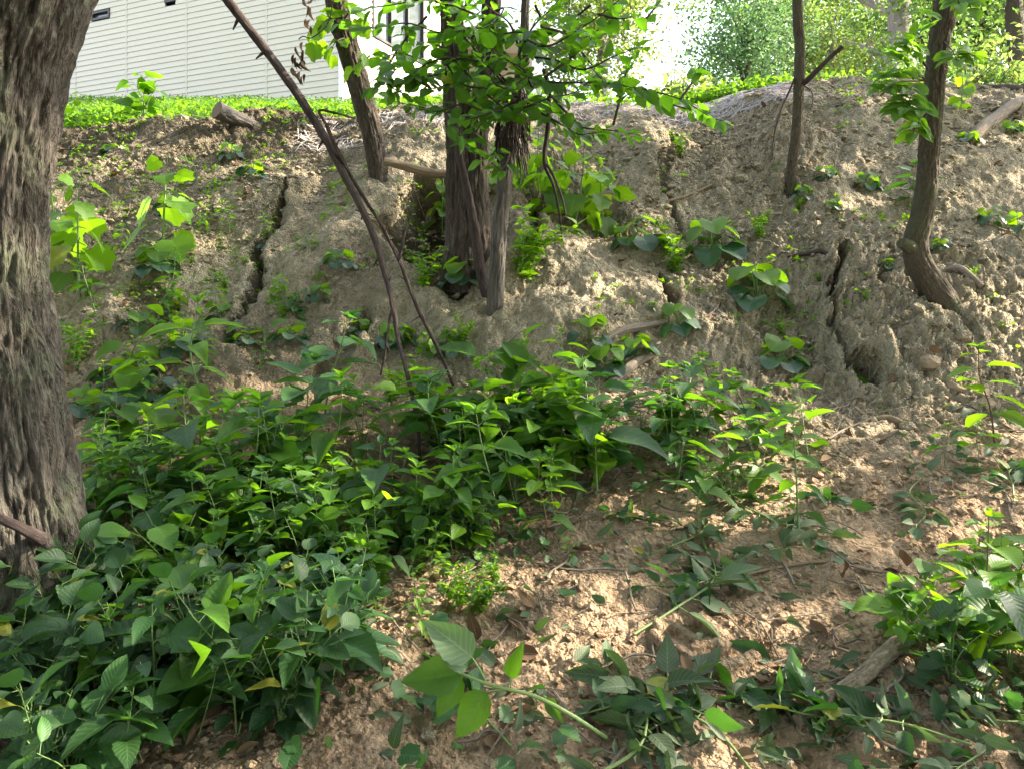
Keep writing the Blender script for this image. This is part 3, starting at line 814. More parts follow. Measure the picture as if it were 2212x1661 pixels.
# ------------------------------------------------------------------ leafy boughs of the middle tree
def bough(parent, org, twigs, kind, matk, L, spacing, rng, Y0, tone=(.2, .8), wr=.62, droop=.2, mbn='branch', sub=True):
    mbt, lv = MB(), Leaves()
    for pts in twigs:
        yy = [Y0 + (p[2] if len(p) > 2 else 0) for p in pts]
        P = [at(p[0], p[1], y) for p, y in zip(pts, yy)]
        Q, r = spline(P, np.linspace(.009, .002, len(P)), max(8, int(np.linalg.norm(np.diff(np.array(P), axis=0), axis=1).sum() / .03)))
        tube(mbt, P, np.linspace(.008, .002, len(P)), 6, len(Q), cap=False)
        k = 0
        for i in range(2, len(Q)):
            if rng.rand() > .03 / spacing: continue
            tn = Q[min(i + 1, len(Q) - 1)] - Q[i - 1]; tn /= np.linalg.norm(tn) + 1e-9
            side = np.cross(tn, [0, 0, 1]); side /= np.linalg.norm(side) + 1e-9
            sg = 1 if k % 2 else -1; k += 1
            d = tn * .6 + side * sg * (.8 + .3 * rng.randn()) + np.array([0, 0, -.25 + .35 * rng.randn()])
            nr = np.array([.35 * rng.randn(), -.35 + .45 * rng.randn(), .8])
            ll = L * (.65 + .5 * rng.rand())
            p = Q[i] + d / np.linalg.norm(d) * .015
            lv.add(p, d, nr, ll, ll * wr * (.9 + .25 * rng.rand()), droop + .2 * rng.rand(), .06 + .14 * rng.rand(), tone[0] + (tone[1] - tone[0]) * rng.rand())
    o = mbt.build(mbn, M['bark_twig'], parent, True, org)
    mb = MB(); lv.mesh(mb, kind, rng); f = mb.build('foliage', M[matk], o, True, org)
    return o
Yf = tG.location[1] - .55
rg = np.random.RandomState(77)
tw = [[(1125, 170, .5), (1200, 178), (1310, 180, -.1), (1400, 195, -.1), (1470, 215, -.15), (1530, 250, -.2)],
      [(1330, 183), (1360, 235, -.1), (1430, 300), (1480, 330)] and [(1310, 182, 0), (1390, 200, .1), (1450, 225, .1), (1500, 240, .1), (1560, 262, .1)],
      [(1130, 120, .4), (1200, 130, .2), (1260, 150), (1330, 120, -.1), (1390, 100, -.1)],
      [(1128, 80, .4), (1180, 100), (1240, 70, -.1), (1300, 30, -.2), (1350, -10, -.2)],
      [(1180, 165), (1250, 110), (1305, 50), (1350, 0)],
      [(1175, 190), (1230, 250), (1260, 275), (1310, 280), (1370, 290)],
      [(1135, 220, .3), (1180, 250), (1225, 275), (1250, 290), (1300, 285)],
      [(1325, 270), (1345, 190), (1355, 150), (1380, 90)],
      [(1100, 170, .3), (1040, 190), (980, 180), (930, 190), (880, 150), (820, 120)],
      [(1095, 150, .3), (1020, 130), (940, 130), (870, 170), (800, 190)],
      [(1090, 90, .3), (1030, 60), (950, 70), (880, 50), (800, 60), (740, 50)],
      [(1090, 60, .3), (1000, 20), (920, 0), (850, 10), (780, 20)],
      [(1100, 230, .3), (1050, 240), (1000, 225), (950, 240), (900, 235)],
      [(1100, 240, .3), (1060, 210), (1000, 150), (950, 100), (900, 90)],
      [(1110, 200, .3), (1070, 160), (1020, 100), (970, 40), (940, -10)],
      [(1120, 100, .3), (1100, 50, .1), (1060, 20), (1020, -20)],
      [(1120, 120, .3), (1150, 60), (1190, 20), (1220, -20)],
      [(1115, 260, .3), (1080, 240, -.1), (1040, 250, -.2), (1000, 260, -.2)],
      [(1115, 230, .3), (1140, 230, -.1), (1190, 210, -.2), (1240, 200, -.2), (1290, 160, -.2)],
      [(1470, 215, -.15), (1500, 170, -.1), (1512, 140, -.1)],
      [(1380, 60, -.1), (1420, 10, -.1), (1440, -20, -.1)], [(1290, 30, -.2), (1340, 40, -.2), (1390, 30, -.2)],
      [(1100, 330, 0), (1070, 330, -.1), (1045, 345, -.15)], [(1100, 335, 0), (1085, 365, -.1), (1060, 350, -.15)],
      [(960, 240, -.1), (990, 290, -.1), (1010, 300, -.1)],
      [(1150, 190, .1), (1130, 150, 0), (1080, 120, -.1), (1040, 80, -.1)], [(1150, 160, .1), (1090, 190, -.2), (1050, 150, -.2), (1020, 60, -.2)]]
bough(tG, tG.location, tw[:8] + tw[18:22], 'oval', 'leaf_crown', .098, .018, rg, Yf, wr=.72, droop=.05)
bough(tG, tG.location, tw[8:18] + tw[22:], 'oval', 'leaf_crown', .100, .018, rg, Yf, wr=.72, droop=.05)
bough(tG, tG.location, [[(a + rg.randn() * 30, b + rg.randn() * 22, rg.rand() * .5), (a + rg.randn() * 50, b + 20 + rg.randn() * 30, rg.rand() * .5), (a + rg.randn() * 70, b + 30 + rg.randn() * 40, rg.rand() * .5)] for a, b in
      [(1000, 60), (1060, 90), (1110, 60), (1150, 110), (960, 120), (1040, 170), (1090, 210), (1010, 215), (1120, 140), (1180, 60), (1230, 110), (900, 60), (860, 110), (1000, -10), (1080, 10), (1170, 0), (1260, 20), (1060, 240), (980, 170), (930, 150)]], 'oval', 'leaf_crown', .095, .018, rg, Yf, wr=.72, droop=.05)
# thin drooping dead stem below the boughs
vd = thing('vine_stem', ground(1215, 530), 'thin dark dead stem hanging forked under the leafy boughs right of the double trunk', 'vine')
mb = MB(); yv = tG.location[1] + .1
tube(mb, [at(1175, 150, yv - .3), at(1186, 200, yv - .2), at(1183, 280, yv), at(1176, 350, yv), at(1195, 400, yv), at(1208, 460, yv + .1), at(1215, 530, float(vd.location[1]))], [.012, .013, .015, .013, .009, .007, .005], 8, 90, .002, (4, 6), 3)
mb.build('stem', M['bark_twig'], vd, True, vd.location)
mb = MB(); tube(mb, [at(1178, 352, yv), at(1192, 372, yv - .05), at(1212, 420, yv - .05), at(1222, 462, yv)], [.007, .009, .007, .005], 8, 40)
mb.build('fork', M['bark_twig'], vd, True, vd.location)
# lobed yellowish sprig on the slanting trunk
rg = np.random.RandomState(12)
bough(tL, tL.location, [[(745, 60, -.05), (715, 40, -.15), (690, 60, -.2), (685, 85, -.2)]], 'lobed', 'leaf_bright', .15, .03, rg, tL.location[1], wr=.9)
for twg in ([(750, 80, -.05), (725, 90, -.2), (715, 110, -.2)], [(745, 40, -.05), (760, 20, -.2), (775, 40, -.2)], [(748, 60, -.1), (735, 20, -.2), (750, -5, -.2)], [(785, 130, -.1), (800, 120, -.25), (770, 138, -.3)]):
    bough(tL, tL.location, [twg], 'lobed', 'leaf_bright', .15, .03, rg, tL.location[1], wr=.9)
# pinnate sprays on the curved tree
def pinnate(lv, mbt, p, d, nrm, n, L, rng, tone):
    d = d / np.linalg.norm(d); Lr = n * L * .42
    end = p + d * Lr + np.array([0, 0, -.25 * Lr])
    Q, _ = spline([p, (p + end) / 2 + np.array([0, 0, .06 * Lr]), end], [1, 1, 1], 20)
    tube(mbt, Q[::4].tolist() + [Q[-1]], .0025, 5, 8, cap=False)
    for k in range(n):
        q = Q[int((k + 1.5) / (n + 1) * 19)]; s = np.cross(d, nrm); s /= np.linalg.norm(s)
        for sg in (-1, 1):
            dd = d * .55 + s * sg + np.array([0, 0, -.15 + .2 * rng.randn()])
            lv.add(q, dd, nrm + rng.randn(3) * .25, L * (.8 + .3 * rng.rand()), L * .5, .2, .12, tone + .3 * rng.rand())
    lv.add(Q[-1], d, nrm, L * 1.1, L * .55, .2, .1, tone + .3 * rng.rand())
mbt, lv = MB(), Leaves(); rg = np.random.RandomState(31)
for a, b_, ex, ey, n in ((2000, 175, 1900, 150, 4), (2000, 175, 1930, 110, 4), (2000, 175, 1880, 175, 4), (2000, 170, 1890, 130, 3), (2000, 190, 1935, 215, 4), (2000, 190, 1910, 225, 4), (2005, 150, 1960, 75, 4), (2005, 150, 1930, 60, 3), (2000, 235, 1960, 285, 3), (2000, 240, 1975, 270, 3), (2000, 180, 1960, 180, 4), (2003, 200, 1970, 235, 4), (2005, 120, 1975, 40, 3), (2020, 60, 1985, 10, 3), (2040, -40, 2090, 5, 3), (2040, -40, 2130, 0, 3), (2040, 90, 2075, 130, 3), (2045, 120, 2100, 110, 3), (2000, 210, 1940, 250, 3)):
    p = at(a, b_, yS - .05); q = at(ex, ey, yS - .3 - .2 * rg.rand())
    pm = p + (q - p) * .45
    tube(mbt, [p, pm], .004, 6, 6, cap=False)
    pinnate(lv, mbt, pm, q - pm + rg.randn(3) * .03, np.array([rg.randn() * .4, -.45, .8]), n, .125, rg, .45)
o = mbt.build('branch', M['bark_twig'], tS, True, tS.location); mb = MB(); lv.mesh(mb, 'oval', rg); mb.build('foliage', M['leaf'], o, True, tS.location)

# ------------------------------------------------------------------ trees in the background and beyond the frame
def big_tree(name, x, y, z0, h, cr, ch, label, matk, bark, nleaf, lsize, seed, tr=.22, forks=5, lean=(0, 0), group=None, sparse=1.0, zc=None, clump=.55, kind='tiny'):
    rng = np.random.RandomState(seed)
    t = thing(name, (x, y, z0), label, 'tree', group)
    zc = zc if zc is not None else h * .62
    mb = MB(); top = np.array([lean[0], lean[1], h * .55])
    tube(mb, [(0, 0, -.5), top * .3 + rng.randn(3) * .06, top * .65 + rng.randn(3) * .1, top], [tr * 1.25, tr, tr * .8, tr * .6], 18, 40, tr * .10, (8, .9), seed, lump=.08)
    mb.build('trunk', M[bark], t)
    tips = []
    mb = MB()
    for k in range(forks * 2):
        a = k * 2.4 + rng.rand(); s0 = top * (.45 + .55 * rng.rand())
        el = .5 + .7 * rng.rand(); ln = cr * (.7 + .5 * rng.rand())
        e = s0 + np.array([math.cos(a) * ln * math.cos(el), math.sin(a) * ln * math.cos(el), ln * math.sin(el)])
        m_ = (s0 + e) / 2 + rng.randn(3) * .18
        tube(mb, [s0, m_, e], [tr * .4, tr * .24, tr * .06], 8, 14, lump=.1)
        tips += [m_, e]
        for q in range(3):
            e2 = m_ + (e - m_) * rng.rand() + rng.randn(3) * cr * .35
            tube(mb, [m_ + (e - m_) * .3, e2], [tr * .12, tr * .03], 6, 6); tips.append(e2)
    mb.build('limbs', M[bark], t)
    K = int(34 * sparse)
    cs = []
    for k in range(K):
        v = rng.randn(3); v /= np.linalg.norm(v); rad = rng.rand() ** .4
        cs.append(np.array([v[0] * cr * rad + lean[0], v[1] * cr * rad + lean[1], zc + v[2] * ch * rad]))
    cs = np.array(cs + [c for c in tips if abs(c[2] - zc) < ch * 1.1])
    ci = rng.randint(0, len(cs), nleaf)
    sz = (.55 + .9 * rng.rand(len(cs)))[ci][:, None] * clump * cr * .42
    off = rng.randn(nleaf, 3) * sz * np.array([1, 1, .6])
    p = cs[ci] + off
    d = rng.randn(nleaf, 3); d[:, 2] = d[:, 2] * .5 - .3
    nr = rng.randn(nleaf, 3) * .7; nr[:, 2] += .8
    tone = np.clip(.25 + .5 * rng.rand(nleaf) + .25 * rng.randn(len(cs))[ci], 0, 1)
    lv = Leaves(); Ls = lsize * (.6 + .8 * rng.rand(nleaf))
    lv.r = np.column_stack([p, d, nr, Ls, Ls * .8, np.full(nleaf, .15), np.full(nleaf, .1), tone])
    lv.r = list(map(tuple, lv.r))
    mb = MB(); lv.mesh(mb, kind, rng); mb.build('crown', M[matk], t)
    return t
def bz(x, y): return float(meso_z(np.array([x]), np.array([y]))[0])
def bg(px, Y, h, cr, ch, label, matk, bark, n, ls, seed, **kw):
    x = (px * S - CX) / F * Y
    return big_tree('tree', x, Y, bz(x, Y), h, cr, ch, label, matk, bark, n, ls, seed, group='trees in the yard behind the bank', **kw)
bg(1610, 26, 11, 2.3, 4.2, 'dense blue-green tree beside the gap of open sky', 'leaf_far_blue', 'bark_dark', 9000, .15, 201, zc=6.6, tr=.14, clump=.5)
bg(1300, 30, 14, 3.0, 5.0, 'pale-trunked tree with sunlit yellow-green leaves behind the house roof', 'leaf_far_yellow', 'bark_pale', 15000, .18, 202, zc=9.0, tr=.28, forks=4)
bg(1800, 36, 15, 4.2, 6, 'tall yellow-green tree behind the slender brown tree', 'leaf_far_yellow', 'bark_pale', 15000, .20, 203, zc=8.5, tr=.25)
bg(1965, 22, 14, 3.6, 3.5, 'big pale grey forked trunk behind the leaf sprays of the curved tree', 'leaf_far', 'bark_pale', 9000, .17, 204, zc=9.5, tr=.40, forks=4, lean=(-.4, 0))
bg(2080, 30, 14, 3.4, 5.5, 'mid-green tree with a leaning grey trunk right of the curved tree', 'leaf_far', 'bark_dark', 15000, .19, 205, zc=7.5, tr=.22, lean=(.8, 0))
bg(2195, 18, 13, 3.0, 4.0, 'dark-trunked tree at the right edge behind the fallen log', 'leaf_far', 'bark_dark', 12000, .15, 206, zc=7.0, tr=.22)
bg(1880, 44, 17, 4.5, 7, 'deep green tree farthest back above the bare crest', 'leaf_far', 'bark_dark', 14000, .22, 207, zc=9, tr=.25)
bg(2250, 34, 15, 4.5, 7, 'yellow-green tree farthest right behind the dark trunk', 'leaf_far_yellow', 'bark_dark', 14000, .2, 208, zc=8, tr=.25)
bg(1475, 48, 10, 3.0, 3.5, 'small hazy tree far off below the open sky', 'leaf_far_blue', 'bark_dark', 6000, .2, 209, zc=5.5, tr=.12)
bg(1690, 40, 15, 4.0, 6.5, 'feathery green tree between the blue-green tree and the slender brown tree', 'leaf_far', 'bark_dark', 13000, .2, 210, zc=8.0, tr=.2)
# woodland to the right and behind, outside the picture, that shades the bank
sh1 = big_tree('tree', 11.5, 3.2, .6, 15, 3.8, 5.2, 'broad leafy tree shading the bank from the right', 'leaf_far', 'bark_dark', 1900, .31, 301, zc=8.5, tr=.25, group='woodland trees around the bank', clump=.55)
for k, (x, y, rz, sc) in enumerate(((12.8, 8.6, 1.1, 1.12), (10.4, -1.0, 4.5, 1.0))):
    copy_thing(sh1, (x, y, .9), rz, sc)
sh2 = big_tree('tree', -5.5, -3.0, -.1, 15, 4.2, 4.6, 'broad leafy tree of the woodland at the foot of the bank', 'leaf_far', 'bark_dark', 9000, .32, 302, zc=8.0, tr=.25, group='woodland trees at the foot of the bank', clump=.8)
for k, (x, y, rz) in enumerate(((1.5, -5.5, .4), (7, -4, 1.9), (-9, 2.5, 2.7), (-3, -9, 4), (6, -10, 5))):
    copy_thing(sh2, (x, y, -.1), rz, 1)

# shrubs behind the crest
def shrub(px, py, Y, r, label, matk, seed):
    p = at(px, py, Y); rng = np.random.RandomState(seed)
    t = thing('shrub', (p[0], Y, bz(p[0], Y)), label, 'shrub', 'shrubs behind the crest')
    zt = p[2] - t.location[2]
    mb = MB()
    for k in range(9): tube(mb, [(0, 0, -.1), rng.randn(3) * .2 + [0, 0, zt * .5], rng.randn(3) * [r * .5, r * .5, .2] + [0, 0, zt]], [.03, .02, .006], 5, 8)
    mb.build('stems', M['stem_brown'], t)
    n = 2600; c = rng.randn(26, 3) * np.array([r * .6, r * .5, zt * .3]) + [0, 0, zt * .6]; ci = rng.randint(0, 26, n)
    q = c[ci] + rng.randn(n, 3) * r * .22
    lv = Leaves(); L = .10 + .08 * rng.rand(n)
    lv.r = list(map(tuple, np.column_stack([q, rng.randn(n, 3), rng.randn(n, 3) * .6 + [0, 0, .8], L, L * .7, np.full(n, .2), np.full(n, .1), rng.rand(n)])))
    mb = MB(); lv.mesh(mb, 'tiny', rng); mb.build('foliage', M[matk], t)
for a in ((1900, 150, 18, 1.4, 'dark green bush behind the bare crest', 'leaf_far', 406),
          (2060, 160, 15, 1.1, 'green bush between the curved tree and the far dirt mound', 'leaf_far', 407), (2150, 140, 15, 1.2, 'olive bush at the foot of the dark trunk on the right', 'leaf_far_yellow', 408),
          (1490, 208, 12, .5, 'low yellow-green shrub at the notch in the crest', 'leaf_far_yellow', 401)): shrub(*a)

# ------------------------------------------------------------------ ground cover, straw, crumbs, twigs, trampled leaves
rng = np.random.RandomState(91)
def scatter_leaves(name, pts, L, kind, matk, n_per, spread, rng, up=.8, hgt=0., label=None):
    N = len(pts) * n_per
    P = np.repeat(pts, n_per, 0) + np.column_stack([rng.randn(N) * spread, rng.randn(N) * spread, np.abs(rng.rand(N)) * hgt + .004])
    d = rng.randn(N, 3); d[:, 2] = np.abs(d[:, 2]) * .6
    nr = rng.randn(N, 3) * (1 - up); nr[:, 2] += up
    Ls = L * (.5 + rng.rand(N))
    lv = Leaves(); lv.r = list(map(tuple, np.column_stack([P, d, nr, Ls, Ls * .75, np.full(N, .15), np.full(N, .12), rng.rand(N)])))
    mb = MB(); lv.mesh(mb, kind, rng); o = mb.build(name, M[matk]); o['kind'] = 'stuff'; o['label'] = label
    return o
n = 9000
Y = 8.05 + 12 * rng.rand(n) ** 1.6; tt = -.78 + .98 * rng.rand(n)
X = tt * Y
u = CX + F * tt
edge = 8.25 + .5 * fbm(X * 1.2, Y * .01, 3, 501) + .35 * sstep(300, 420, u)
keep = (Y > edge) & (fbm(X * 1.5, Y * 1.5, 3, 505) > -.22)
X, Y = X[keep], Y[keep]
Z = meso_z(X, Y)
cover_pts = np.column_stack([X, Y, Z])
scatter_leaves('ground_cover', cover_pts, .055, 'tiny', 'cover', 9, .09, rng, .6, .15, 'bright green ground cover spreading from the crest up to the house')
n = 1500
tt = .29 + .09 * rng.randn(n); Y = 8.3 + 1.4 * rng.rand(n); X = tt * Y
scatter_leaves('ground_cover', np.column_stack([X, Y, meso_z(X, Y)]), .06, 'tiny', 'cover', 14, .12, rng, .6, .24, 'low bright green growth along the right of the crest behind the grey straw')
# tiny seedlings speckling the bank
def on_slope(n, ulo, uhi, ylo, yhi, dens, rng, thr=0.):
    Y = ylo + (yhi - ylo) * rng.rand(n); u = ulo + (uhi - ulo) * rng.rand(n); X = (u - CX) / F * Y
    k = fbm(X * 1.7, Y * 1.7, 3, dens) > thr
    X, Y = X[k], Y[k]
    return np.column_stack([X, Y, full_z(X, Y)])
p1 = on_slope(1100, 40, 430, 4.6, 8.2, 611, rng, .02); p2 = on_slope(700, 430, 1024, 4.2, 8.0, 612, rng, .12)
scatter_leaves('seedlings', np.vstack([p1, p2]), .028, 'small', 'leaf_bright', 6, .018, rng, .7, .02, 'tiny green seedlings speckling the bare bank')
# grey straw mulch on the crest
mb = MB()
for (x0, x1, yl, yh, n) in ((690, 960, 240, 285, 350), (1180, 1500, 222, 262, 600), (1500, 1740, 188, 250, 750), (640, 760, 280, 320, 100)):
    for k in range(n):
        x = x0 + (x1 - x0) * rng.rand(); c = hit(x, yl + (yh - yl) * rng.rand(), 6.0, 9.3)
        if c[1] > 9.2: c[1] = 8.0 + rng.rand()
        a = rng.rand() * 3.14; l = .06 + .12 * rng.rand(); e = np.array([math.cos(a), math.sin(a)]) * l
        A = c[:2] - e; B_ = c[:2] + e
        zs = meso_z(np.array([A[0], c[0], B_[0]]), np.array([A[1], c[1], B_[1]])) + .012 + .02 * rng.rand()
        tube(mb, [(A[0], A[1], zs[0]), (c[0], c[1], zs[1] + .01), (B_[0], B_[1], zs[2])], .0026, 3, 3, cap=False)
o = mb.build('straw', M['straw']); o['kind'] = 'stuff'; o['label'] = 'grey straw mulch strewn along the crest of the bank'
# soil crumbs
ico = np.array([(1, 0, 0), (-1, 0, 0), (0, 1, 0), (0, -1, 0), (0, 0, 1), (0, 0, -1), (.6, .6, .5), (-.6, .55, .55), (.55, -.6, .5), (-.6, -.6, .45)], float)
icf = [(4, 6, 7), (4, 7, 9), (4, 9, 8), (4, 8, 6), (6, 2, 7), (7, 1, 9), (9, 3, 8), (8, 0, 6), (6, 0, 2), (7, 2, 1), (9, 1, 3), (8, 3, 0), (2, 0, 5), (1, 2, 5), (3, 1, 5), (0, 3, 5)]
mb = MB()
n = 42000
Yc = 1.6 + 6.2 * rng.rand(n); uu = -60 + 1150 * rng.rand(n); Xc = (uu - CX) / F * Yc
k = fbm(Xc * 2.2, Yc * 2.2, 3, 701) > -.12
Xc, Yc = Xc[k], Yc[k]; Zc = full_z(Xc, Yc)
rad = (.0035 + .016 * rng.rand(len(Xc)) ** 6) * (.6 + Yc * .22)
rot = rng.rand(len(Xc)) * 6.3
Vv = ico[None] * rad[:, None, None] * (.75 + .5 * rng.rand(len(Xc), len(ico), 1))
cx, sx = np.cos(rot)[:, None], np.sin(rot)[:, None]
Vv = np.stack([Vv[..., 0] * cx - Vv[..., 1] * sx, Vv[..., 0] * sx + Vv[..., 1] * cx, Vv[..., 2] * .8], -1) + np.stack([Xc, Yc, Zc], -1)[:, None]
mb.add(Vv.reshape(-1, 3), (np.array(icf)[None] + (np.arange(len(Xc)) * len(ico))[:, None, None]).reshape(-1, 3))
o = mb.build('soil_crumbs', M['soil'], smooth=False)
Yv = np.concatenate(mb.V)[:, 1]
a_ = o.data.attributes.new('warm', 'FLOAT', 'POINT'); a_.data.foreach_set('value', (1 - sstep(3.0, 4.6, Yv)).astype(np.float32)); o['kind'] = 'stuff'; o['label'] = 'loose crumbs of clay over the bank and the trampled ground'
# twig litter
mb = MB()
for k in range(520):
    near = rng.rand() < .55
    Yt = 1.7 + 2.4 * rng.rand() if near else 4 + 3.8 * rng.rand()
    ut = (350 + 700 * rng.rand()) if near else (50 + 980 * rng.rand())
    Xt = (ut - CX) / F * Yt; a = rng.rand() * 6.3; l = (.04 + .10 * rng.rand()) * (.6 + Yt * .12)
    pts = []
    for f in (-1, -.3, .4, 1):
        xx, yy = Xt + math.cos(a) * l * f + rng.randn() * .008, Yt + math.sin(a) * l * f + rng.randn() * .008
        pts.append((xx, yy))
    zz = full_z(np.array([q[0] for q in pts]), np.array([q[1] for q in pts])) + .006 + .012 * rng.rand()
    tube(mb, [(q[0], q[1], z) for q, z in zip(pts, zz)], .0018 + .003 * rng.rand() ** 2, 5, 6, cap=False, T=rng.rand())
o = mb.build('twig_litter', M['wood_grey']); o['kind'] = 'stuff'; o['label'] = 'dry twigs and root ends littering the soil'
# trampled leaves
def in_poly(x, y, P):
    c = False; j = len(P) - 1
    for i in range(len(P)):
        if (P[i][1] > y) != (P[j][1] > y) and x < (P[j][0] - P[i][0]) * (y - P[i][1]) / (P[j][1] - P[i][1]) + P[i][0]: c = not c
        j = i
    return c
def poly_pts(P, n, rng):
    xs = [p[0] for p in P]; ys2 = [p[1] for p in P]; out = []
    while len(out) < n:
        x, y = xs[0] * 0 + min(xs) + rng.rand() * (max(xs) - min(xs)), min(ys2) + rng.rand() * (max(ys2) - min(ys2))
        if in_poly(x, y, P): out.append((x, y))
    return out
LITTER = [([(560, 1250), (1000, 1150), (1500, 1100), (1850, 1080), (1900, 1400), (2212, 1440), (2260, 1720), (500, 1720)], 230, .060),
          ([(1330, 1480), (2212, 1400), (2260, 1720), (1300, 1720)], 90, .065), ([(1850, 880), (2212, 900), (2212, 1080), (2000, 1100)], 45, .08),
          ([(180, 1000), (900, 1050), (1400, 1000), (1700, 1000), (1500, 1200), (900, 1250), (300, 1300)], 300, .060)]
lv = Leaves()
for P, n, L in LITTER:
    for x, y in poly_pts(P, n, rng):
        if 1400 < x < 1690 and 1305 < y < 1490 and rng.rand() < .85: continue
        c = hit(x, y); z = full_z(c[:1], c[1:2])[0] + .006 + .035 * rng.rand() ** 2
        d = rng.randn(3); d[2] = .22 + .25 * rng.randn()
        nr = rng.randn(3) * .45 + np.array([0, -.25, .9])
        l = L * (.5 + .9 * rng.rand()); lv.add((c[0], c[1], z), d, nr, l, l * (.35 + .25 * rng.rand()), .25 + .3 * rng.randn(), .25 * rng.rand(), rng.rand())
mb = MB(); lv.r, rest = lv.r[::2], lv.r[1::2]; lv.mesh(mb, 'broad', rng); lv.r = rest; lv.mesh(mb, 'lance', rng); o = mb.build('trampled_leaves', M['leaf_wilt']); o['kind'] = 'stuff'; o['label'] = 'crushed and wilting leaves trodden into the soil'
lv = Leaves()
for k in range(420):      # dry brown leaves blown over the soil
    Yt = 1.7 + 5.6 * rng.rand(); ut = 30 + 990 * rng.rand(); Xt = (ut - CX) / F * Yt
    z = full_z(np.array([Xt]), np.array([Yt]))[0] + .012
    l = .035 + .05 * rng.rand(); lv.add((Xt, Yt, z), rng.randn(3) * [1, 1, .5], rng.randn(3) * .5 + np.array([0, -.3, .9]), l, l * .6, .4 * rng.randn(), .4 * rng.rand(), rng.rand())
mb = MB(); lv.mesh(mb, 'oval', rng); o = mb.build('dry_leaves', M['leaf_brown']); o['kind'] = 'stuff'; o['label'] = 'dry brown leaves scattered over the soil'
lv = Leaves()
for P, n, L in LITTER:      # fresh low creeping leaves between
    for x, y in poly_pts(P, int(n * .55), rng):
        c = hit(x, y); z = full_z(c[:1], c[1:2])[0] + .01 + .05 * rng.rand()
        if fbm(np.array([c[0] * 2.5]), np.array([c[1] * 2.5]), 3, 777)[0] < .0: continue
        l = .055 * (.5 + .9 * rng.rand()); lv.add((c[0], c[1], z), rng.randn(3) * [1, 1, .3], rng.randn(3) * .4 + np.array([0, -.2, .9]), l, l * .9, .15, .1, rng.rand())
mb = MB(); lv.mesh(mb, 'lobed', rng); o = mb.build('creeping_weeds', M['leaf_cool']); o['kind'] = 'stuff'; o['label'] = 'low creeping green leaves matting the soil between the taller weeds'

# ------------------------------------------------------------------ logs, sticks, rocks
def log(name, pts, dy, wd, matk, label, cat='log', seg=22, amp=.006, seed=0, lift=.5, cap=1, fr=(8, 4), caps='wood_cut', Y=None, lump=.06):
    """a log or stick through picture points, lying on the soil (or at depth Y)"""
    P, R = [], []
    for k, (x, y) in enumerate(pts):
        if Y is None:
            g = ground(x, y); yy = g[1]
        else: yy = Y[k] if hasattr(Y, '__len__') else Y; g = at(x, y, yy)
        r = wd[k] * S / F * yy / 2 if hasattr(wd, '__len__') else wd * S / F * yy / 2
        g = g + np.array([0, 0, r * lift + (dy[k] if dy else 0)])
        P.append(g); R.append(r)
    o0 = P[0].copy(); o0[2] -= R[0]
    mb = MB(); Lg = np.linalg.norm(np.diff(np.array(P), axis=0), axis=1).sum()
    tube(mb, P, R, seg, max(12, int(Lg / .02)), amp, fr, seed, cap=cap if cap else True, lump=lump)
    o = mb.build(name, [M[matk], M[caps]], None, True, o0)
    o.location = [float(c) for c in o0]
    return tag(o, label, cat)
log('cut_log', [(468, 236), (495, 250), (525, 262), (570, 284)], None, [37, 32, 27, 22], 'bark_grey', 'short cut log lying on the crest in front of the house wall', seg=40, amp=.016, seed=801, Y=[6.95, 7.05, 7.15, 7.3], lift=0, lump=.14)
log('firewood', [(708, 292), (735, 300), (752, 306)], None, [20, 22, 16], 'wood_tan', 'split firewood piece, upper of the pair by the leaning dead sapling', 'log', 16, .01, 803, lump=.2, Y=7.2, lift=0)
log('firewood', [(695, 318), (722, 322), (745, 318)], None, [18, 20, 14], 'wood_tan', 'split firewood piece, lower of the pair by the leaning dead sapling', 'log', 16, .01, 804, lump=.2, Y=7.05, lift=0)
log('fallen_branch', [(830, 348), (880, 360), (925, 372), (968, 376)], None, [16, 20, 20, 18], 'wood_tan', 'bare branch lying between the slanting trunk and the double trunk', 'branch', 18, .005, 805, Y=float(tC.location[1]) + .3, lift=0)
log('root', [(965, 385), (958, 420), (940, 450), (925, 480), (918, 492)], None, [8, 11, 12, 11, 8], 'wood_grey', 'grey root dangling into the dark hole beside the double trunk', 'root', 14, .004, 806, Y=[6.75, 6.5, 6.35, 6.3, 6.25], lift=0)
log('stick', [(967, 388), (945, 402), (925, 420)], None, [10, 8, 5], 'wood_grey', 'short crooked stick above the dark hole by the double trunk', 'stick', 10, .003, 807, Y=6.7, lift=0)
log('log', [(1320, 838), (1345, 815), (1375, 788), (1405, 772)], None, [18, 21, 20, 15], 'wood_grey', 'grey weathered log propped up beside the weed patch below the bank', 'log', 22, .006, 808, lift=.8, lump=.12)
log('log', [(1300, 745), (1350, 725), (1390, 715), (1440, 700)], None, [10, 18, 18, 12], 'wood_grey', 'half buried grey log on the slope behind the dark rosettes', 'log', 16, .006, 809, lift=.5, lump=.2)
log('log', [(1720, 1575), (1790, 1528), (1870, 1470), (1960, 1400), (2040, 1372), (2140, 1345), (2240, 1320)], None, [26, 30, 32, 30, 26, 24, 22], 'log_mottled', 'long mottled log half buried in the trampled soil at the lower right', 'log', 36, .008, 810, lift=.9, lump=.08)
log('fallen_branch', [(1850, 885), (1880, 908), (1925, 915), (1985, 938)], None, [8, 12, 13, 10], 'wood_tan', 'crooked tan branch on bare soil at the right', 'branch', 16, .004, 811, lift=.7)
log('stick', [(1790, 960), (1830, 925), (1880, 912)], None, [5, 5, 4], 'wood_grey', 'thin pale curved stick left of the crooked tan branch', 'stick', 8, 0, 812, lift=1)
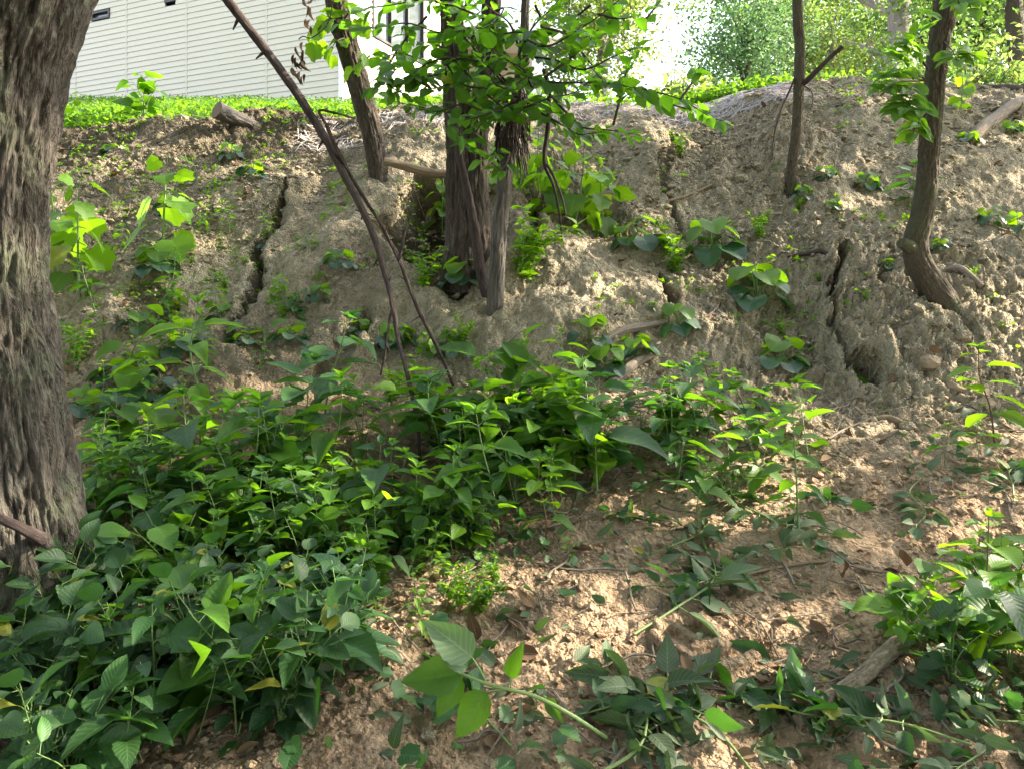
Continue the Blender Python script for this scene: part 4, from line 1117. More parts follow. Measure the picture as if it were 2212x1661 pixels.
log('fallen_log', [(2130, 190), (2170, 196), (2240, 205)], None, [18, 26, 30], 'bark_dark', 'dark fallen log resting on the crest at the right edge', 'log', 26, .01, 813, Y=[7.7, 7.6, 7.5], lift=0)
log('fallen_log', [(2090, 312), (2120, 285), (2150, 262), (2190, 235), (2235, 215)], None, [14, 26, 26, 26, 26], 'wood_grey', 'pale broken log lying down the upper right of the bank', 'log', 26, .008, 814, lift=.5, lump=.12)
log('log', [(2045, 588), (2075, 606), (2122, 636)], None, [16, 18, 14], 'wood_grey', 'short grey log behind the elbow of the curved tree', 'log', 20, .005, 815, lift=.6)
log('stump', [(1488, 415), (1492, 370), (1496, 320)], None, [28, 20, 13], 'wood_grey', 'splintered pale snag standing in the bank', 'stump', 18, .02, 816, Y=6.9, lift=0, lump=.25)
log('stick', [(1648, 348), (1644, 310), (1638, 278)], None, [9, 10, 8], 'wood_grey', 'straight grey stick standing upright left of the slender brown tree', 'stick', 10, .003, 817, Y=7.0, lift=0)
log('root', [(1700, 572), (1745, 562), (1785, 570), (1815, 582)], None, [5, 10, 11, 6], 'bark_twig', 'dark root crossing the top of the deep crack', 'root', 12, .004, 818, lift=1.2)
log('stick', [(1420, 445), (1480, 430), (1560, 398)], None, [7, 6, 4], 'wood_tan', 'long thin tan stick lying below the pale snag', 'stick', 8, .001, 819, lift=1)
log('stick', [(1503, 720), (1535, 690)], None, [11, 9], 'wood_tan', 'short peeled stick, thicker of the crossed two on the mid slope', 'stick', 10, .002, 820, lift=.8)
log('stick', [(1520, 700), (1548, 670), (1562, 640)], None, [4, 5, 4], 'wood_grey', 'thin grey twig, longer of the crossed two on the mid slope', 'stick', 8, .001, 821, lift=1.3)
log('stick', [(240, 850), (255, 880), (272, 905)], None, [8, 9, 7], 'wood_tan', 'short tan stick on the bare soil right of the massive trunk', 'stick', 10, .002, 822, lift=.8)
log('stick', [(720, 812), (730, 832), (735, 850)], None, [8, 9, 6], 'wood_tan', 'curved tan stick above the weed patch', 'stick', 10, .002, 823, lift=1)
log('fallen_branch', [(1700, 1540), (1650, 1500), (1560, 1480)], None, [5, 6, 4], 'stem_brown', 'thin brown stem crossing the soil beside the tread prints', 'branch', 8, .001, 824, lift=1)
log('fallen_branch', [(1990, 1430), (2060, 1460), (2130, 1530), (2190, 1560)], None, [6, 9, 8, 6], 'wood_grey', 'grey branch sloping over the mottled log at the right', 'branch', 10, .002, 825, lift=1.5)
log('stick', [(1650, 1185), (1690, 1220), (1720, 1270)], None, [6, 6, 5], 'wood_grey', 'grey twig on bare soil above the tread prints', 'stick', 8, .001, 826, lift=1)
log('stick', [(1570, 1255), (1650, 1235), (1760, 1220), (1850, 1215)], None, [4, 6, 6, 5], 'wood_tan', 'long tan root lying level across the trampled soil', 'root', 8, .001, 827, lift=1)
log('stick', [(745, 640), (755, 600), (770, 565)], None, [8, 7, 4], 'wood_grey', 'dead twig leaning among clods left of the dead sapling', 'stick', 8, .002, 828, Y=5.6, lift=0)
log('stick', [(735, 640), (760, 610), (785, 590)], None, [9, 9, 4], 'wood_tan', 'brown dead root leaning among clods left of the dead sapling', 'root', 8, .002, 829, Y=5.55, lift=0)
log('stick', [(1110, 690), (1160, 650), (1230, 605)], None, [4, 5, 3], 'bark_twig', 'thin dark twig slanting on the soil right of the grey trunk', 'stick', 8, .001, 830, lift=1)
log('stick', [(1205, 612), (1230, 600)], None, [8, 8], 'wood_grey', 'short pale stick on the soil right of the grey trunk', 'stick', 8, .001, 831, lift=1)
log('stick', [(450, 410), (480, 390)], None, [5, 4], 'wood_grey', 'short twig on the dark soil under the house', 'stick', 8, .001, 832, lift=1)
log('stick', [(620, 430), (612, 400), (625, 385)], None, [4, 5, 4], 'wood_grey', 'pale root curling over the dark gully', 'root', 8, .001, 833, lift=1)
log('stick', [(1680, 440), (1695, 455), (1697, 480)], None, [5, 7, 5], 'wood_grey', 'curved grey root below the slender brown tree', 'root', 8, .001, 834, lift=1)
def rock(x, y, wpx, label, seed, hz=.6):
    g = ground(x, y); r = wpx * S / F * g[1] / 2; rg = np.random.RandomState(seed)
    n, m_ = 26, 16
    th, ph = np.meshgrid(np.linspace(0, 2 * np.pi, n, endpoint=False), np.linspace(.02, np.pi - .02, m_))
    D = np.stack([np.sin(ph) * np.cos(th), np.sin(ph) * np.sin(th), np.cos(ph)], -1)
    k = np.ones(th.shape)
    for q in range(11):      # chipped flat faces
        nv = rg.randn(3); nv /= np.linalg.norm(nv); dd = (D * nv).sum(-1); k = np.minimum(k, np.where(dd > .1, (.62 + .3 * rg.rand()) / np.maximum(dd, .1), 9))
    k = k * (1 + .06 * fbm(th * 3 + seed, ph * 3, 3, seed))
    k = k * (1 + .10 * fbm(th * 6 + seed, ph * 6, 4, seed + 5))
    V = D * k[..., None] * r * .85 * np.array([1, .85, hz])
    i, j = np.meshgrid(np.arange(m_ - 1), np.arange(n), indexing='ij')
    a = i * n + j; b2 = i * n + (j + 1) % n
    mb = MB(); mb.add(V.reshape(-1, 3), np.stack([a, a + n, b2 + n, b2], -1).reshape(-1, 4)); 
    o = mb.build('rock' if 'rock' in label else 'clod', M['rock'] if 'rock' in label else M['soil'], smooth=False); o.location = (float(g[0]), float(g[1]), float(g[2] + r * hz * .2)); o.rotation_euler[2] = rg.rand() * 6
    tag(o, label, 'rock' if 'rock' in label else 'clod')
for k, a in enumerate(((2130, 880, 50, 'brown angular rock on the bare soil below the tan dirt ledge at the right'), (2060, 845, 52, 'pale angular rock at the foot of the slumped clay under the curved tree'),
        (2010, 800, 60, 'grey flaky rock leaning on the slumped clay'), (2075, 735, 55, 'rounded clay clod just below the foot of the curved tree'), (2030, 715, 50, 'pale clay clod beside the foot of the curved tree'),
        (1985, 690, 40, 'small clay clod left of the foot of the curved tree'), (2060, 770, 45, 'lumpy clay clod, lowest of the tumble under the curved tree'), (1960, 930, 42, 'flat brown clod under the crooked tan branch'),
        (845, 650, 42, 'large clay clod behind the leaning dead sapling'), (800, 668, 36, 'clay clod left of the leaning dead sapling'), (835, 678, 30, 'small clay clod in front of the large one behind the dead sapling'),
        (1110, 1440, 26, 'small pinkish clod beside the broad pulled leaves at the bottom'), (925, 1600, 40, 'round brown clod at the bottom of the picture left of the pulled leaves'), (1200, 1620, 34, 'pale stone-like clod below the pulled stem'),
        (1310, 1580, 40, 'grey clod under the bent green stem at the bottom'), (2035, 1520, 52, 'whitish rock against the mottled log'), (1700, 1660, 36, 'tan clod between torn leaves at the bottom right'),
        (393, 262, 48, 'dark clod standing up on the crest before the house'), (1600, 390, 44, 'rough clay clod below the grey upright stick'), (1640, 375, 36, 'clay clod nearest the upright stick'))):
    rock(a[0], a[1], a[2], a[3], 900 + k, .75)

# ------------------------------------------------------------------ weeds: prototypes
def weed_tall(seed, h=1.0, L=.26, nodes=6, kind='broad', matk='leaf', wr=.62, lean=.12, first=.28, stem='stem', up=.35, name='weed'):
    """upright stem, opposite leaves turned a quarter at each node; built 1 m tall and scaled when placed"""
    rng = np.random.RandomState(seed)
    t = thing(name, (0, 0, 0), 'x', 'weed')
    lv, mb = Leaves(), MB()
    top = np.array([rng.randn() * lean, rng.randn() * lean, h])
    P = [np.array([0, 0, -.05]), top * .35 + rng.randn(3) * .02, top * .7 + rng.randn(3) * .02, top]
    Q, _ = spline(P, [1] * 4, 60)
    tube(mb, P, [.0095, .008, .006, .003], 8, 24)
    az = rng.rand() * 6.3
    for k in range(nodes):
        f = first + (1 - first) * k / (nodes - .5); q = Q[int(f * 59)]
        sz = L * (.75 + .35 * math.sin(math.pi * (.15 + .75 * f))) * (1 if k < nodes - 1 else .6) * (.85 + .3 * rng.rand())
        for s in (0, math.pi):
            if rng.rand() < .07: continue
            a = az + k * 1.57 + s + rng.randn() * .25
            pit = up * (f - .35) + .2 * rng.randn()
            d = np.array([math.cos(a) * math.cos(pit), math.sin(a) * math.cos(pit), math.sin(pit)])
            b = q + (d + np.array([0, 0, .35])) * sz * .22
            tube(mb, [q, b], [.004, .003], 5, 4, cap=False)
            nr = np.array([-math.sin(pit) * math.cos(a), -math.sin(pit) * math.sin(a), math.cos(pit)]) + rng.randn(3) * .18
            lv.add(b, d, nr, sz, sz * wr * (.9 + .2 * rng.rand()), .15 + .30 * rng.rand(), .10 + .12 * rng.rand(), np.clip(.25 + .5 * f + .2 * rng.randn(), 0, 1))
    for k in range(4):
        a = rng.rand() * 6.3; pit = .1 + .8 * rng.rand()
        lv.add(Q[-1], (math.cos(a) * math.cos(pit), math.sin(a) * math.cos(pit), math.sin(pit)), (-math.cos(a), -math.sin(a), .6), L * (.25 + .25 * rng.rand()), L * .22, .1, .25, .9)
    mb.build('stem', M[stem], t)
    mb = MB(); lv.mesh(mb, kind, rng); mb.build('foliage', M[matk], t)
    return t
def weed_rosette(seed, n=11, r=.5, matk=('leaf_bright', 'leaf_dark'), name='rosette'):
    """heart-round scalloped leaves on long stalks; about 1 m across before scaling"""
    rng = np.random.RandomState(seed)
    t = thing(name, (0, 0, 0), 'x', 'weed')
    mb = MB(); A, B_ = Leaves(), Leaves()
    for k in range(n):
        a = k * 2.4 + rng.randn() * .3; lo = k < n * .6
        rr = r * ((.55 + .45 * rng.rand()) if lo else (.15 + .3 * rng.rand())); hh = (.12 + .25 * rng.rand()) if lo else (.45 + .35 * rng.rand())
        b = np.array([math.cos(a) * rr * .75, math.sin(a) * rr * .75, hh])
        tube(mb, [(0, 0, -.04), b * [.4, .4, .75], b], [.014, .011, .009], 5, 7, cap=False)
        tl = (.15 if lo else .05) + .35 * rng.rand()
        d = np.array([math.cos(a) * math.cos(tl), math.sin(a) * math.cos(tl), -math.sin(tl)])
        nr = np.array([math.cos(a) * math.sin(tl), math.sin(a) * math.sin(tl), math.cos(tl)]) + rng.randn(3) * .15
        l = .36 + .18 * rng.rand()
        (B_ if lo else A).add(b, d, nr, l, l * 1.12, .25 + .2 * rng.rand(), .08 + .15 * rng.rand(), rng.rand())
    mb.build('stalks', M['stem'], t)
    for lv, mk in ((A, matk[0]), (B_, matk[1])):
        mb = MB(); lv.mesh(mb, 'round', rng); mb.build('foliage', M[mk], t)
    return t
def weed_lobed(seed, nodes=6, L=.33, matk='leaf_bright', name='weed'):
    rng = np.random.RandomState(seed)
    t = thing(name, (0, 0, 0), 'x', 'weed'); mb, lv = MB(), Leaves()
    top = np.array([rng.randn() * .05, rng.randn() * .05, 1.0])
    P = [np.array([0, 0, -.05]), top * .5 + rng.randn(3) * .02, top]; Q, _ = spline(P, [1] * 3, 50)
    tube(mb, P, [.011, .009, .004], 8, 20)
    for k in range(nodes):
        f = .30 + .68 * k / (nodes - 1); q = Q[int(f * 49)]
        for s in (0, 1):
            a = k * 1.4 + s * math.pi + rng.randn() * .3 + seed
            sz = L * (1.05 - .55 * f ** 3) * (.8 + .3 * rng.rand()); pit = -.35 + .2 * rng.randn()
            d = np.array([math.cos(a) * math.cos(pit), math.sin(a) * math.cos(pit), math.sin(pit)])
            b = q + (d + [0, 0, .2]) * sz * .35
            tube(mb, [q, b], [.005, .004], 5, 4, cap=False)
            lv.add(b, d, np.array([0, 0, 1]) + rng.randn(3) * .3, sz, sz * 1.05, .3 + .25 * rng.rand(), .06, rng.rand())
    mb.build('stem', M['stem'], t); mb = MB(); lv.mesh(mb, 'lobed', rng); mb.build('foliage', M[matk], t)
    return t
def weed_feather(seed, n=4, name='weed', matk='leaf_bright'):
    rng = np.random.RandomState(seed)
    t = thing(name, (0, 0, 0), 'x', 'weed'); mb, lv = MB(), Leaves()
    for k in range(n):
        e = np.array([rng.randn() * .25, rng.randn() * .25, .6 + .45 * rng.rand()])
        P = [np.array([rng.randn() * .03, rng.randn() * .03, -.04]), e * [.3, .3, .55], e]; Q, _ = spline(P, [1] * 3, 30)
        tube(mb, P, [.006, .005, .003], 5, 10, cap=False)
        for i in range(5, 30, 2):
            for s in range(3):
                a = rng.rand() * 6.3; d = np.array([math.cos(a), math.sin(a), .3 + .4 * rng.randn()]); l = .13 + .09 * rng.rand()
                lv.add(Q[i], d, np.array([0, 0, 1]) + rng.randn(3) * .4, l, l * .42, .2, .1, rng.rand())
    mb.build('stem', M['stem'], t); mb = MB(); lv.mesh(mb, 'small', rng); mb.build('foliage', M[matk], t)
    return t
def weed_leafy(seed, L=.34, matk='leaf', wr=.74, kind='broad', nb=4, name='weed'):
    """several leaning shoots from one foot, alternate leaves of uneven size looking every way"""
    rng = np.random.RandomState(seed)
    t = thing(name, (0, 0, 0), 'x', 'weed'); mb, lv = MB(), Leaves()
    for b in range(nb):
        a0 = b * 2.1 + rng.rand(); sp = .18 + .35 * rng.rand(); hh = .65 + .4 * rng.rand()
        e = np.array([math.cos(a0) * sp, math.sin(a0) * sp, hh])
        P = [np.array([0, 0, -.05]), e * [.25, .25, .5] + rng.randn(3) * .02, e]; Q, _ = spline(P, [1] * 3, 40)
        tube(mb, P, [.009, .007, .003], 6, 14, cap=False)
        for i in range(9, 40, 4):
            if rng.rand() < .25: continue
            a = i * 2.4 + rng.randn() * .5; f = i / 39; pit = -.15 + .45 * f + .35 * rng.randn()
            d = np.array([math.cos(a) * math.cos(pit), math.sin(a) * math.cos(pit), math.sin(pit)])
            sz = L * (.45 + .7 * rng.rand()) * (1.1 - .35 * f)
            q = Q[i] + (d + [0, 0, .3]) * sz * .3
            tube(mb, [Q[i], q], [.004, .003], 5, 4, cap=False)
            nr = np.array([-math.sin(pit) * math.cos(a), -math.sin(pit) * math.sin(a), math.cos(pit)]) + rng.randn(3) * .35
            lv.add(q, d, nr, sz, sz * wr * (.8 + .35 * rng.rand()), .05 + .45 * rng.rand(), .04 + .22 * rng.rand(), np.clip(.2 + .5 * f + .3 * rng.randn(), 0, 1))
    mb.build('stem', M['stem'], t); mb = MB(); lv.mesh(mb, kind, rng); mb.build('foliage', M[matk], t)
    return t
def weed_pinnate(seed, name='sapling', matk='leaf'):
    rng = np.random.RandomState(seed)
    t = thing(name, (0, 0, 0), 'x', 'sapling'); mb, lv = MB(), Leaves()
    top = np.array([rng.randn() * .08, rng.randn() * .08, .95]); Q, _ = spline([np.zeros(3), top * .5 + rng.randn(3) * .03, top], [1] * 3, 40)
    tube(mb, [np.array([0, 0, -.05]), Q[20], Q[-1]], [.012, .009, .005], 7, 14)
    for k in range(6):
        f = .45 + .55 * k / 5; a = k * 2.4 + rng.rand()
        pinnate(lv, mb, Q[int(f * 39)], np.array([math.cos(a), math.sin(a), .55]), np.array([-.3 * math.cos(a), -.3 * math.sin(a), 1]), 3, .17, rng, .4)
    mb.build('stem', M['stem_brown'], t); mb = MB(); lv.mesh(mb, 'oval', rng); mb.build('foliage', M[matk], t)
    return t
def weed_pulled(seed, L=.24, kind='broad', matk='leaf_wilt', n=8, name='pulled_weed', stem='stem_pale'):
    """an uprooted stem lying on the soil along +X, leaves flopped about it; 1 m long before scaling"""
    rng = np.random.RandomState(seed)
    t = thing(name, (0, 0, 0), 'x', 'weed'); mb, lv = MB(), Leaves()
    P = [np.array([0, 0, .03]), np.array([.35, .05 * rng.randn(), .06]), np.array([.7, .10 * rng.randn(), .08]), np.array([1.0, .14 * rng.randn(), .05])]
    Q, _ = spline(P, [1] * 4, 40); tube(mb, P, [.008, .0075, .006, .003], 7, 22)
    for k in range(n):
        f = .35 + .65 * k / (n - 1); q = Q[int(f * 39)]
        for s in (-1, 1):
            a = s * (1.0 + .5 * rng.randn()); d = np.array([math.cos(a), math.sin(a), .05 + .3 * rng.randn()]); sz = L * (.6 + .6 * rng.rand())
            b = q + d * sz * .25
            tube(mb, [q, b], [.006, .004], 5, 4, cap=False)
            lv.add(b, d, rng.randn(3) * .55 + np.array([0, 0, .8]), sz, sz * (.45 + .2 * rng.rand()), .1 + .35 * rng.rand(), .2 * rng.rand(), rng.rand())
    mb.build('stem', M[stem], t); mb = MB(); lv.mesh(mb, kind, rng); mb.build('foliage', M[matk], t)
    return t
PROTO = {
    'tall': [weed_tall(1000 + k, nodes=4 + k % 3, L=.36 + .04 * (k % 4), lean=.2, matk=('leaf', 'leaf', 'leaf_cool')[k % 3], wr=.60 + .04 * (k % 3)) for k in range(8)],
    'lance': [weed_tall(1100 + k, nodes=8, L=.24, kind='lance', wr=.62, matk=('leaf', 'leaf_bright')[k % 2], first=.2) for k in range(4)],
    'rosette': [weed_rosette(1200 + k, 10 + k) for k in range(5)],
    'lobed': [weed_lobed(1300 + k, 5 + k % 3) for k in range(3)],
    'feather': [weed_feather(1400 + k) for k in range(3)],
    'pinnate': [weed_pinnate(1500 + k) for k in range(3)],
    'pulled': [weed_pulled(1600 + k, matk=('leaf_wilt', 'leaf_cool', 'leaf_wilt')[k % 3]) for k in range(5)],
    'broadlow': [weed_tall(1700 + k, nodes=3, L=.44, wr=.66, matk=('leaf', 'leaf_cool', 'leaf_cool')[k % 3], first=.5, up=.5) for k in range(4)],
    'leafy': [weed_leafy(2000 + k, L=.38 + .06 * (k % 3), matk=('leaf', 'leaf', 'leaf_cool', 'leaf', 'leaf_bright')[k % 5], kind=('broad', 'broad', 'oval')[k % 3], nb=3 + k % 3) for k in range(8)],
    'shade': [weed_leafy(2100 + k, L=.34 + .05 * (k % 3), matk='leaf_shade', kind=('broad', 'oval')[k % 2], nb=3 + k % 3) for k in range(5)],  # shade of the lower left is put into these weeds' leaf colour
    'bushy': [weed_tall(1900, nodes=9, L=.24, matk='leaf_bright', first=.25, wr=.75, name='sapling')],
    'youngoval': [weed_tall(1800 + k, nodes=5, L=.28, kind='oval', wr=.66, matk='leaf_bright', first=.35, stem='stem_brown', name='sapling') for k in range(2)],
}
USED = set()
prng = np.random.RandomState(55)
def put(kind, x, y, top, label, group=None, k=None, rz=None, loc=None, cat=None, name=None, tilt=None, sc=None):
    """stand one weed with its foot at a picture point and its tip at picture row `top`"""
    g = ground(x, y) if loc is None else np.array(loc)
    if sc is None: sc = (y - top) * S / F * g[1]
    k = prng.randint(len(PROTO[kind])) if k is None else k
    p = PROTO[kind][k]
    tl = (prng.randn() * .06, prng.randn() * .06) if tilt is None else tilt
    rz = prng.rand() * 6.3 if rz is None else rz
    g[2] -= .01
    r = copy_thing(p, g, rz, float(sc), label, group, tl)
    r.name = name or p.name.split('.')[0]
    if cat: r['category'] = cat
    return r
# --- plants one can point to
for a in (
    ('lobed', 350, 562, 320, 'tall big-leaved plant standing alone on the dark soil right of the massive trunk'),
    ('lobed', 172, 650, 400, 'big-leaved plant close to the massive trunk, partly beside its edge'),
    ('lobed', 120, 600, 380, 'leafy green plant peeking out from behind the massive trunk'),
    ('lobed', 1240, 500, 292, 'tall big-leaved yellow-green plant right of the grey trunk'),
    ('lobed', 1300, 490, 330, 'shorter big-leaved yellow-green plant on the right of the tall one by the grey trunk'),
    ('lobed', 1195, 470, 300, 'yellow-green plant between the grey trunk and the hanging dead stem'),
    ('lobed', 1165, 440, 275, 'big-leaved yellow-green plant directly behind the grey trunk'),
    ('lobed', 1130, 400, 290, 'leafy bright plant between the double trunk and the grey trunk'),
    ('lobed', 955, 400, 275, 'bright leafy plant just left of the double trunk'),
    ('lobed', 790, 420, 385, 'small lobed seedling at the foot of the slanting trunk'),
    ('lobed', 1080, 440, 300, 'bright big-leaved shoot squeezed behind the grey trunk collar'),
    ('lance', 432, 985, 650, 'tall narrow weed with drooping leaves standing alone left of the weed patch'),
    ('lance', 560, 800, 720, 'short leafy weed on the slope above the left of the weed patch'),
    ('lance', 340, 690, 570, 'bushy green weed below the tall big-leaved plant'),
    ('lance', 510, 560, 520, 'small spreading seedling left of the dark gully'),
    ('lance', 470, 690, 580, 'medium weed left of the lower gully'),
    ('tall', 640, 985, 780, 'upright toothed-leaf weed at the left end of the weed patch'),
    ('tall', 700, 900, 680, 'slim upright weed left of the dead sapling'),
    ('lance', 190, 1090, 890, 'leafy weed against the right side of the massive trunk'),
    ('lance', 250, 1120, 960, 'drooping weed next to the one hugging the massive trunk'),
    ('feather', 170, 790, 680, 'feathery pale weed beside the massive trunk'),
    ('feather', 915, 640, 530, 'small-leaved bushy plant in front of the dark hole'),
    ('feather', 1130, 620, 440, 'wispy small-leaved plant right of the grey trunk'),
    ('feather', 1165, 560, 470, 'airy seedling above the crack right of the grey trunk'),
    ('feather', 840, 880, 770, 'feathery seedling between the dead sapling stems'),
    ('feather', 1000, 760, 680, 'wispy seedling below the grey trunk'),
    ('feather', 1640, 520, 450, 'spindly light-green seedling among the right-hand rosettes'),
    ('feather', 1460, 590, 470, 'tall wispy seedling left of the right-hand rosettes'),
    ('feather', 1470, 340, 280, 'light green feathery weed growing on the pale snag'),
    ('feather', 1690, 740, 690, 'feathery sprig growing out of the dark scalloped rosette'),
    ('feather', 650, 540, 515, 'tiny feathery seedling right of the dark gully'),
    ('rosette', 1375, 545, 445, 'dark scalloped rosette nearest the tall big-leaved yellow-green plant'),
    ('rosette', 1540, 555, 450, 'bright and dark scalloped rosette in the middle of the right slope'),
    ('rosette', 1635, 660, 540, 'dense scalloped rosette left of the root over the deep crack'),
    ('rosette', 1690, 800, 700, 'large dark scalloped rosette left of the deep crack foot'),
    ('rosette', 1465, 705, 630, 'small scalloped rosette at mid slope'),
    ('rosette', 1270, 745, 655, 'yellow-green scalloped rosette catching light above the weed patch'),
    ('rosette', 1310, 800, 720, 'bluish dark rosette right behind the weed patch'),
    ('rosette', 1370, 770, 700, 'leafy rosette beside the propped grey log'),
    ('rosette', 1830, 795, 720, 'scalloped rosette at the lower end of the deep crack'),
    ('rosette', 730, 580, 520, 'leafy rosette left of the leaning dead sapling'),
    ('rosette', 1000, 610, 530, 'leafy rosette at the foot of the double trunk'),
    ('rosette', 545, 385, 335, 'rosette with bright top leaves left of the upper gully'),
    ('rosette', 500, 340, 295, 'bright leafy clump on the crest soil below the cut log'),
    ('rosette', 550, 630, 590, 'small rosette right of the lower gully'),
    ('rosette', 690, 650, 600, 'small leafy rosette on the soil above the left weeds'),
    ('rosette', 780, 720, 670, 'dark low rosette behind the dead sapling'),
    ('rosette', 1735, 430, 390, 'small rosette at the foot of the slender brown tree'),
    ('rosette', 1800, 445, 410, 'small pale rosette right of the slender brown tree'),
    ('rosette', 1870, 400, 355, 'leafy little rosette between the two right-hand trees'),
    ('rosette', 1785, 385, 345, 'bright rosette above and right of the slender brown tree foot'),
    ('rosette', 2135, 480, 430, 'scalloped rosette on the bare slope near the right edge'),
    ('rosette', 2200, 500, 445, 'dark rosette cut off by the right edge'),
    ('rosette', 2090, 310, 270, 'rosette growing against the pale broken log'),
    ('rosette', 2190, 290, 250, 'leafy clump above the pale broken log'),
    ('tall', 1965, 450, 355, 'leafy green weed just left of the curved tree'),
    ('lobed', 2075, 240, 140, 'bright broad-leaved weed on the crest behind the curved tree'),
    ('youngoval', 585, 480, 450, 'two-leaved pale seedling in the dark gully'),
    ('rosette', 240, 330, 300, 'tiny dark clump on the soil below the lawn'),
    ('pinnate', 1540, 880, 760, 'sapling with pointed leaflets behind the right end of the weed patch'),
    ('lance', 1120, 900, 740, 'tall pointed weed at the back of the weed patch, left of the taller pair'),
    ('lance', 1200, 900, 720, 'tallest pointed weed at the back of the weed patch'),
    ('tall', 1500, 960, 790, 'broad-leaved weed with pale stems right of the propped log'),
    ('tall', 1620, 940, 800, 'drooping broad-leaved weed below the dark scalloped rosette'),
    ('tall', 1450, 1010, 800, 'straight-stemmed weed right of the big blue-green leaf'),
    ('lance', 1725, 1150, 880, 'single upright weed with lance leaves on the bare soil at the right'),
    ('tall', 1750, 1000, 830, 'limp pale-leaved weed at the right end of the patch'),
    ('youngoval', 2150, 960, 750, 'thin sapling with oval leaves over bare soil at the right edge'),
    ('broadlow', 2110, 1010, 910, 'sunlit yellow-green clump on the soil under the thin sapling'),
    ('broadlow', 2040, 1000, 910, 'wilted grey-green clump left of the sunlit one at the right'),
    ('youngoval', 1180, 1170, 990, 'long pale-stemmed weed with a leaf tuft in front of the patch'),
    ('pinnate', 1230, 1215, 1150, 'low five-fingered weed on the soil in front of the patch'),
    ('broadlow', 1080, 1150, 890, 'large bright twin-leaved weed in the middle of the patch'),
    ('broadlow', 1290, 1080, 830, 'weed with one huge blue-green hanging leaf'),
    ('youngoval', 2140, 1440, 1120, 'leafy sapling with toothed oval leaves at the right edge'),
):
    put(*a)
# lawn plants in front of the wall
for x, y, top, Y, kd, lab in ((308, 262, 148, 8.6, 'leafy', 'leafy sapling standing in the green cover before the house wall'), (165, 262, 200, 8.6, 'lobed', 'small leafy shoot beside the massive trunk in front of the house wall'),
                              (600, 258, 228, 8.4, 'rosette', 'broad-leaved clump behind the cut log'), (640, 255, 225, 8.3, 'rosette', 'broad-leaved clump left of the leaning dead sapling on the crest')):
    p = at(x, y, Y); p[2] = bz(p[0], Y)
    top_z = at(x, top, Y)[2]
    put(kd, x, y, top, lab, loc=p, sc=max(.3, top_z - p[2]), name='sapling' if kd in ('lobed', 'leafy') else None, cat='sapling' if kd in ('lobed', 'leafy') else None)
# --- the dense stands
def stand(kinds, P, n, hp, label, group, mind=.0, seed=0):
    rng = np.random.RandomState(seed)
    for x, y in poly_pts(P, n, rng):
        kd = kinds[rng.randint(len(kinds))]
        hh = hp[0] + (hp[1] - hp[0]) * rng.rand()
        put(kd, x, y, 0, label, group, sc=hh)
GM = ('broad-leaved green weed crowded in the dense patch across the middle', 'weeds of the dense middle patch')
stand(['tall', 'leafy', 'leafy', 'broadlow'], [(420, 1060), (700, 960), (1000, 930), (1250, 960), (1330, 1050), (1150, 1040), (800, 1030), (500, 1130)], 34, (.28, .46), *GM, seed=1)
stand(['leafy', 'leafy', 'broadlow', 'tall'], [(150, 1130), (420, 1080), (800, 1060), (1150, 1070), (1300, 1080), (1150, 1160), (900, 1200), (500, 1240), (250, 1240)], 48, (.19, .33), *GM, seed=11)
stand(['shade', 'shade', 'shade', 'broadlow', 'leafy'], [(-60, 1330), (250, 1240), (600, 1250), (850, 1330), (800, 1500), (560, 1600), (300, 1720), (-100, 1760)], 72, (.17, .34), 'weed crowded in the lower left corner, most with shade put into the leaf colour', 'weeds of the lower left corner', seed=2)
stand(['leafy', 'lance', 'lance', 'lance', 'rosette'], [(130, 700), (330, 640), (520, 700), (700, 800), (600, 960), (300, 980), (150, 960)], 20, (.16, .36), 'leafy weed on the bare slope between the massive trunk and the dead sapling', 'weeds on the left slope', seed=12)
stand(['leafy', 'shade', 'leafy', 'lance'], [(260, 1190), (560, 1180), (900, 1160), (1050, 1180), (900, 1290), (560, 1280)], 34, (.15, .26), *GM, seed=13)
stand(['lance', 'leafy', 'lance', 'lobed', 'rosette'], [(140, 440), (600, 460), (800, 620), (640, 760), (140, 700)], 16, (.12, .28), 'green sapling or weed standing on the upper left of the bank', 'weeds of the upper left bank', seed=14)
stand(['tall', 'leafy', 'broadlow'], [(1330, 950), (1560, 900), (1780, 960), (1790, 1060), (1600, 1150), (1380, 1120)], 14, (.20, .34), 'weed in the loose stand right of the dense patch', 'weeds of the loose right stand', seed=3)
stand(['youngoval', 'leafy', 'leafy'], [(1900, 1400), (2050, 1320), (2230, 1300), (2260, 1480), (1960, 1470)], 12, (.20, .34), 'toothed-leaf weed sprawling over the mottled log at the lower right', 'weeds over the mottled log', seed=4)
stand(['feather', 'lance'], [(500, 1280), (1050, 1180), (1150, 1250), (900, 1420), (700, 1440)], 12, (.10, .17), 'small undergrowth weed on the shaded soil in front of the dense patch', 'small weeds in front of the patch', seed=5)
stand(['lance', 'tall'], [(160, 950), (330, 1000), (420, 1080), (300, 1180), (180, 1150)], 9, (.22, .34), 'leafy weed between the massive trunk and the dense patch', 'weeds beside the massive trunk', seed=6)
stand(['lobed', 'rosette'], [(830, 700), (1000, 720), (1060, 760), (900, 800), (800, 760)], 7, (.12, .2), 'lobed low weed under the leaning dead sapling', 'low weeds under the dead sapling', seed=7)
stand(['feather'], [(150, 450), (700, 420), (760, 700), (200, 800)], 16, (.07, .13), 'finger-high seedling on the left half of the bare bank', 'seedlings on the left of the bank', seed=8)
stand(['feather', 'rosette'], [(1250, 420), (1900, 430), (2200, 450), (2200, 700), (1300, 700)], 14, (.06, .12), 'finger-high seedling on the right half of the bare bank', 'seedlings on the right of the bank', seed=9)
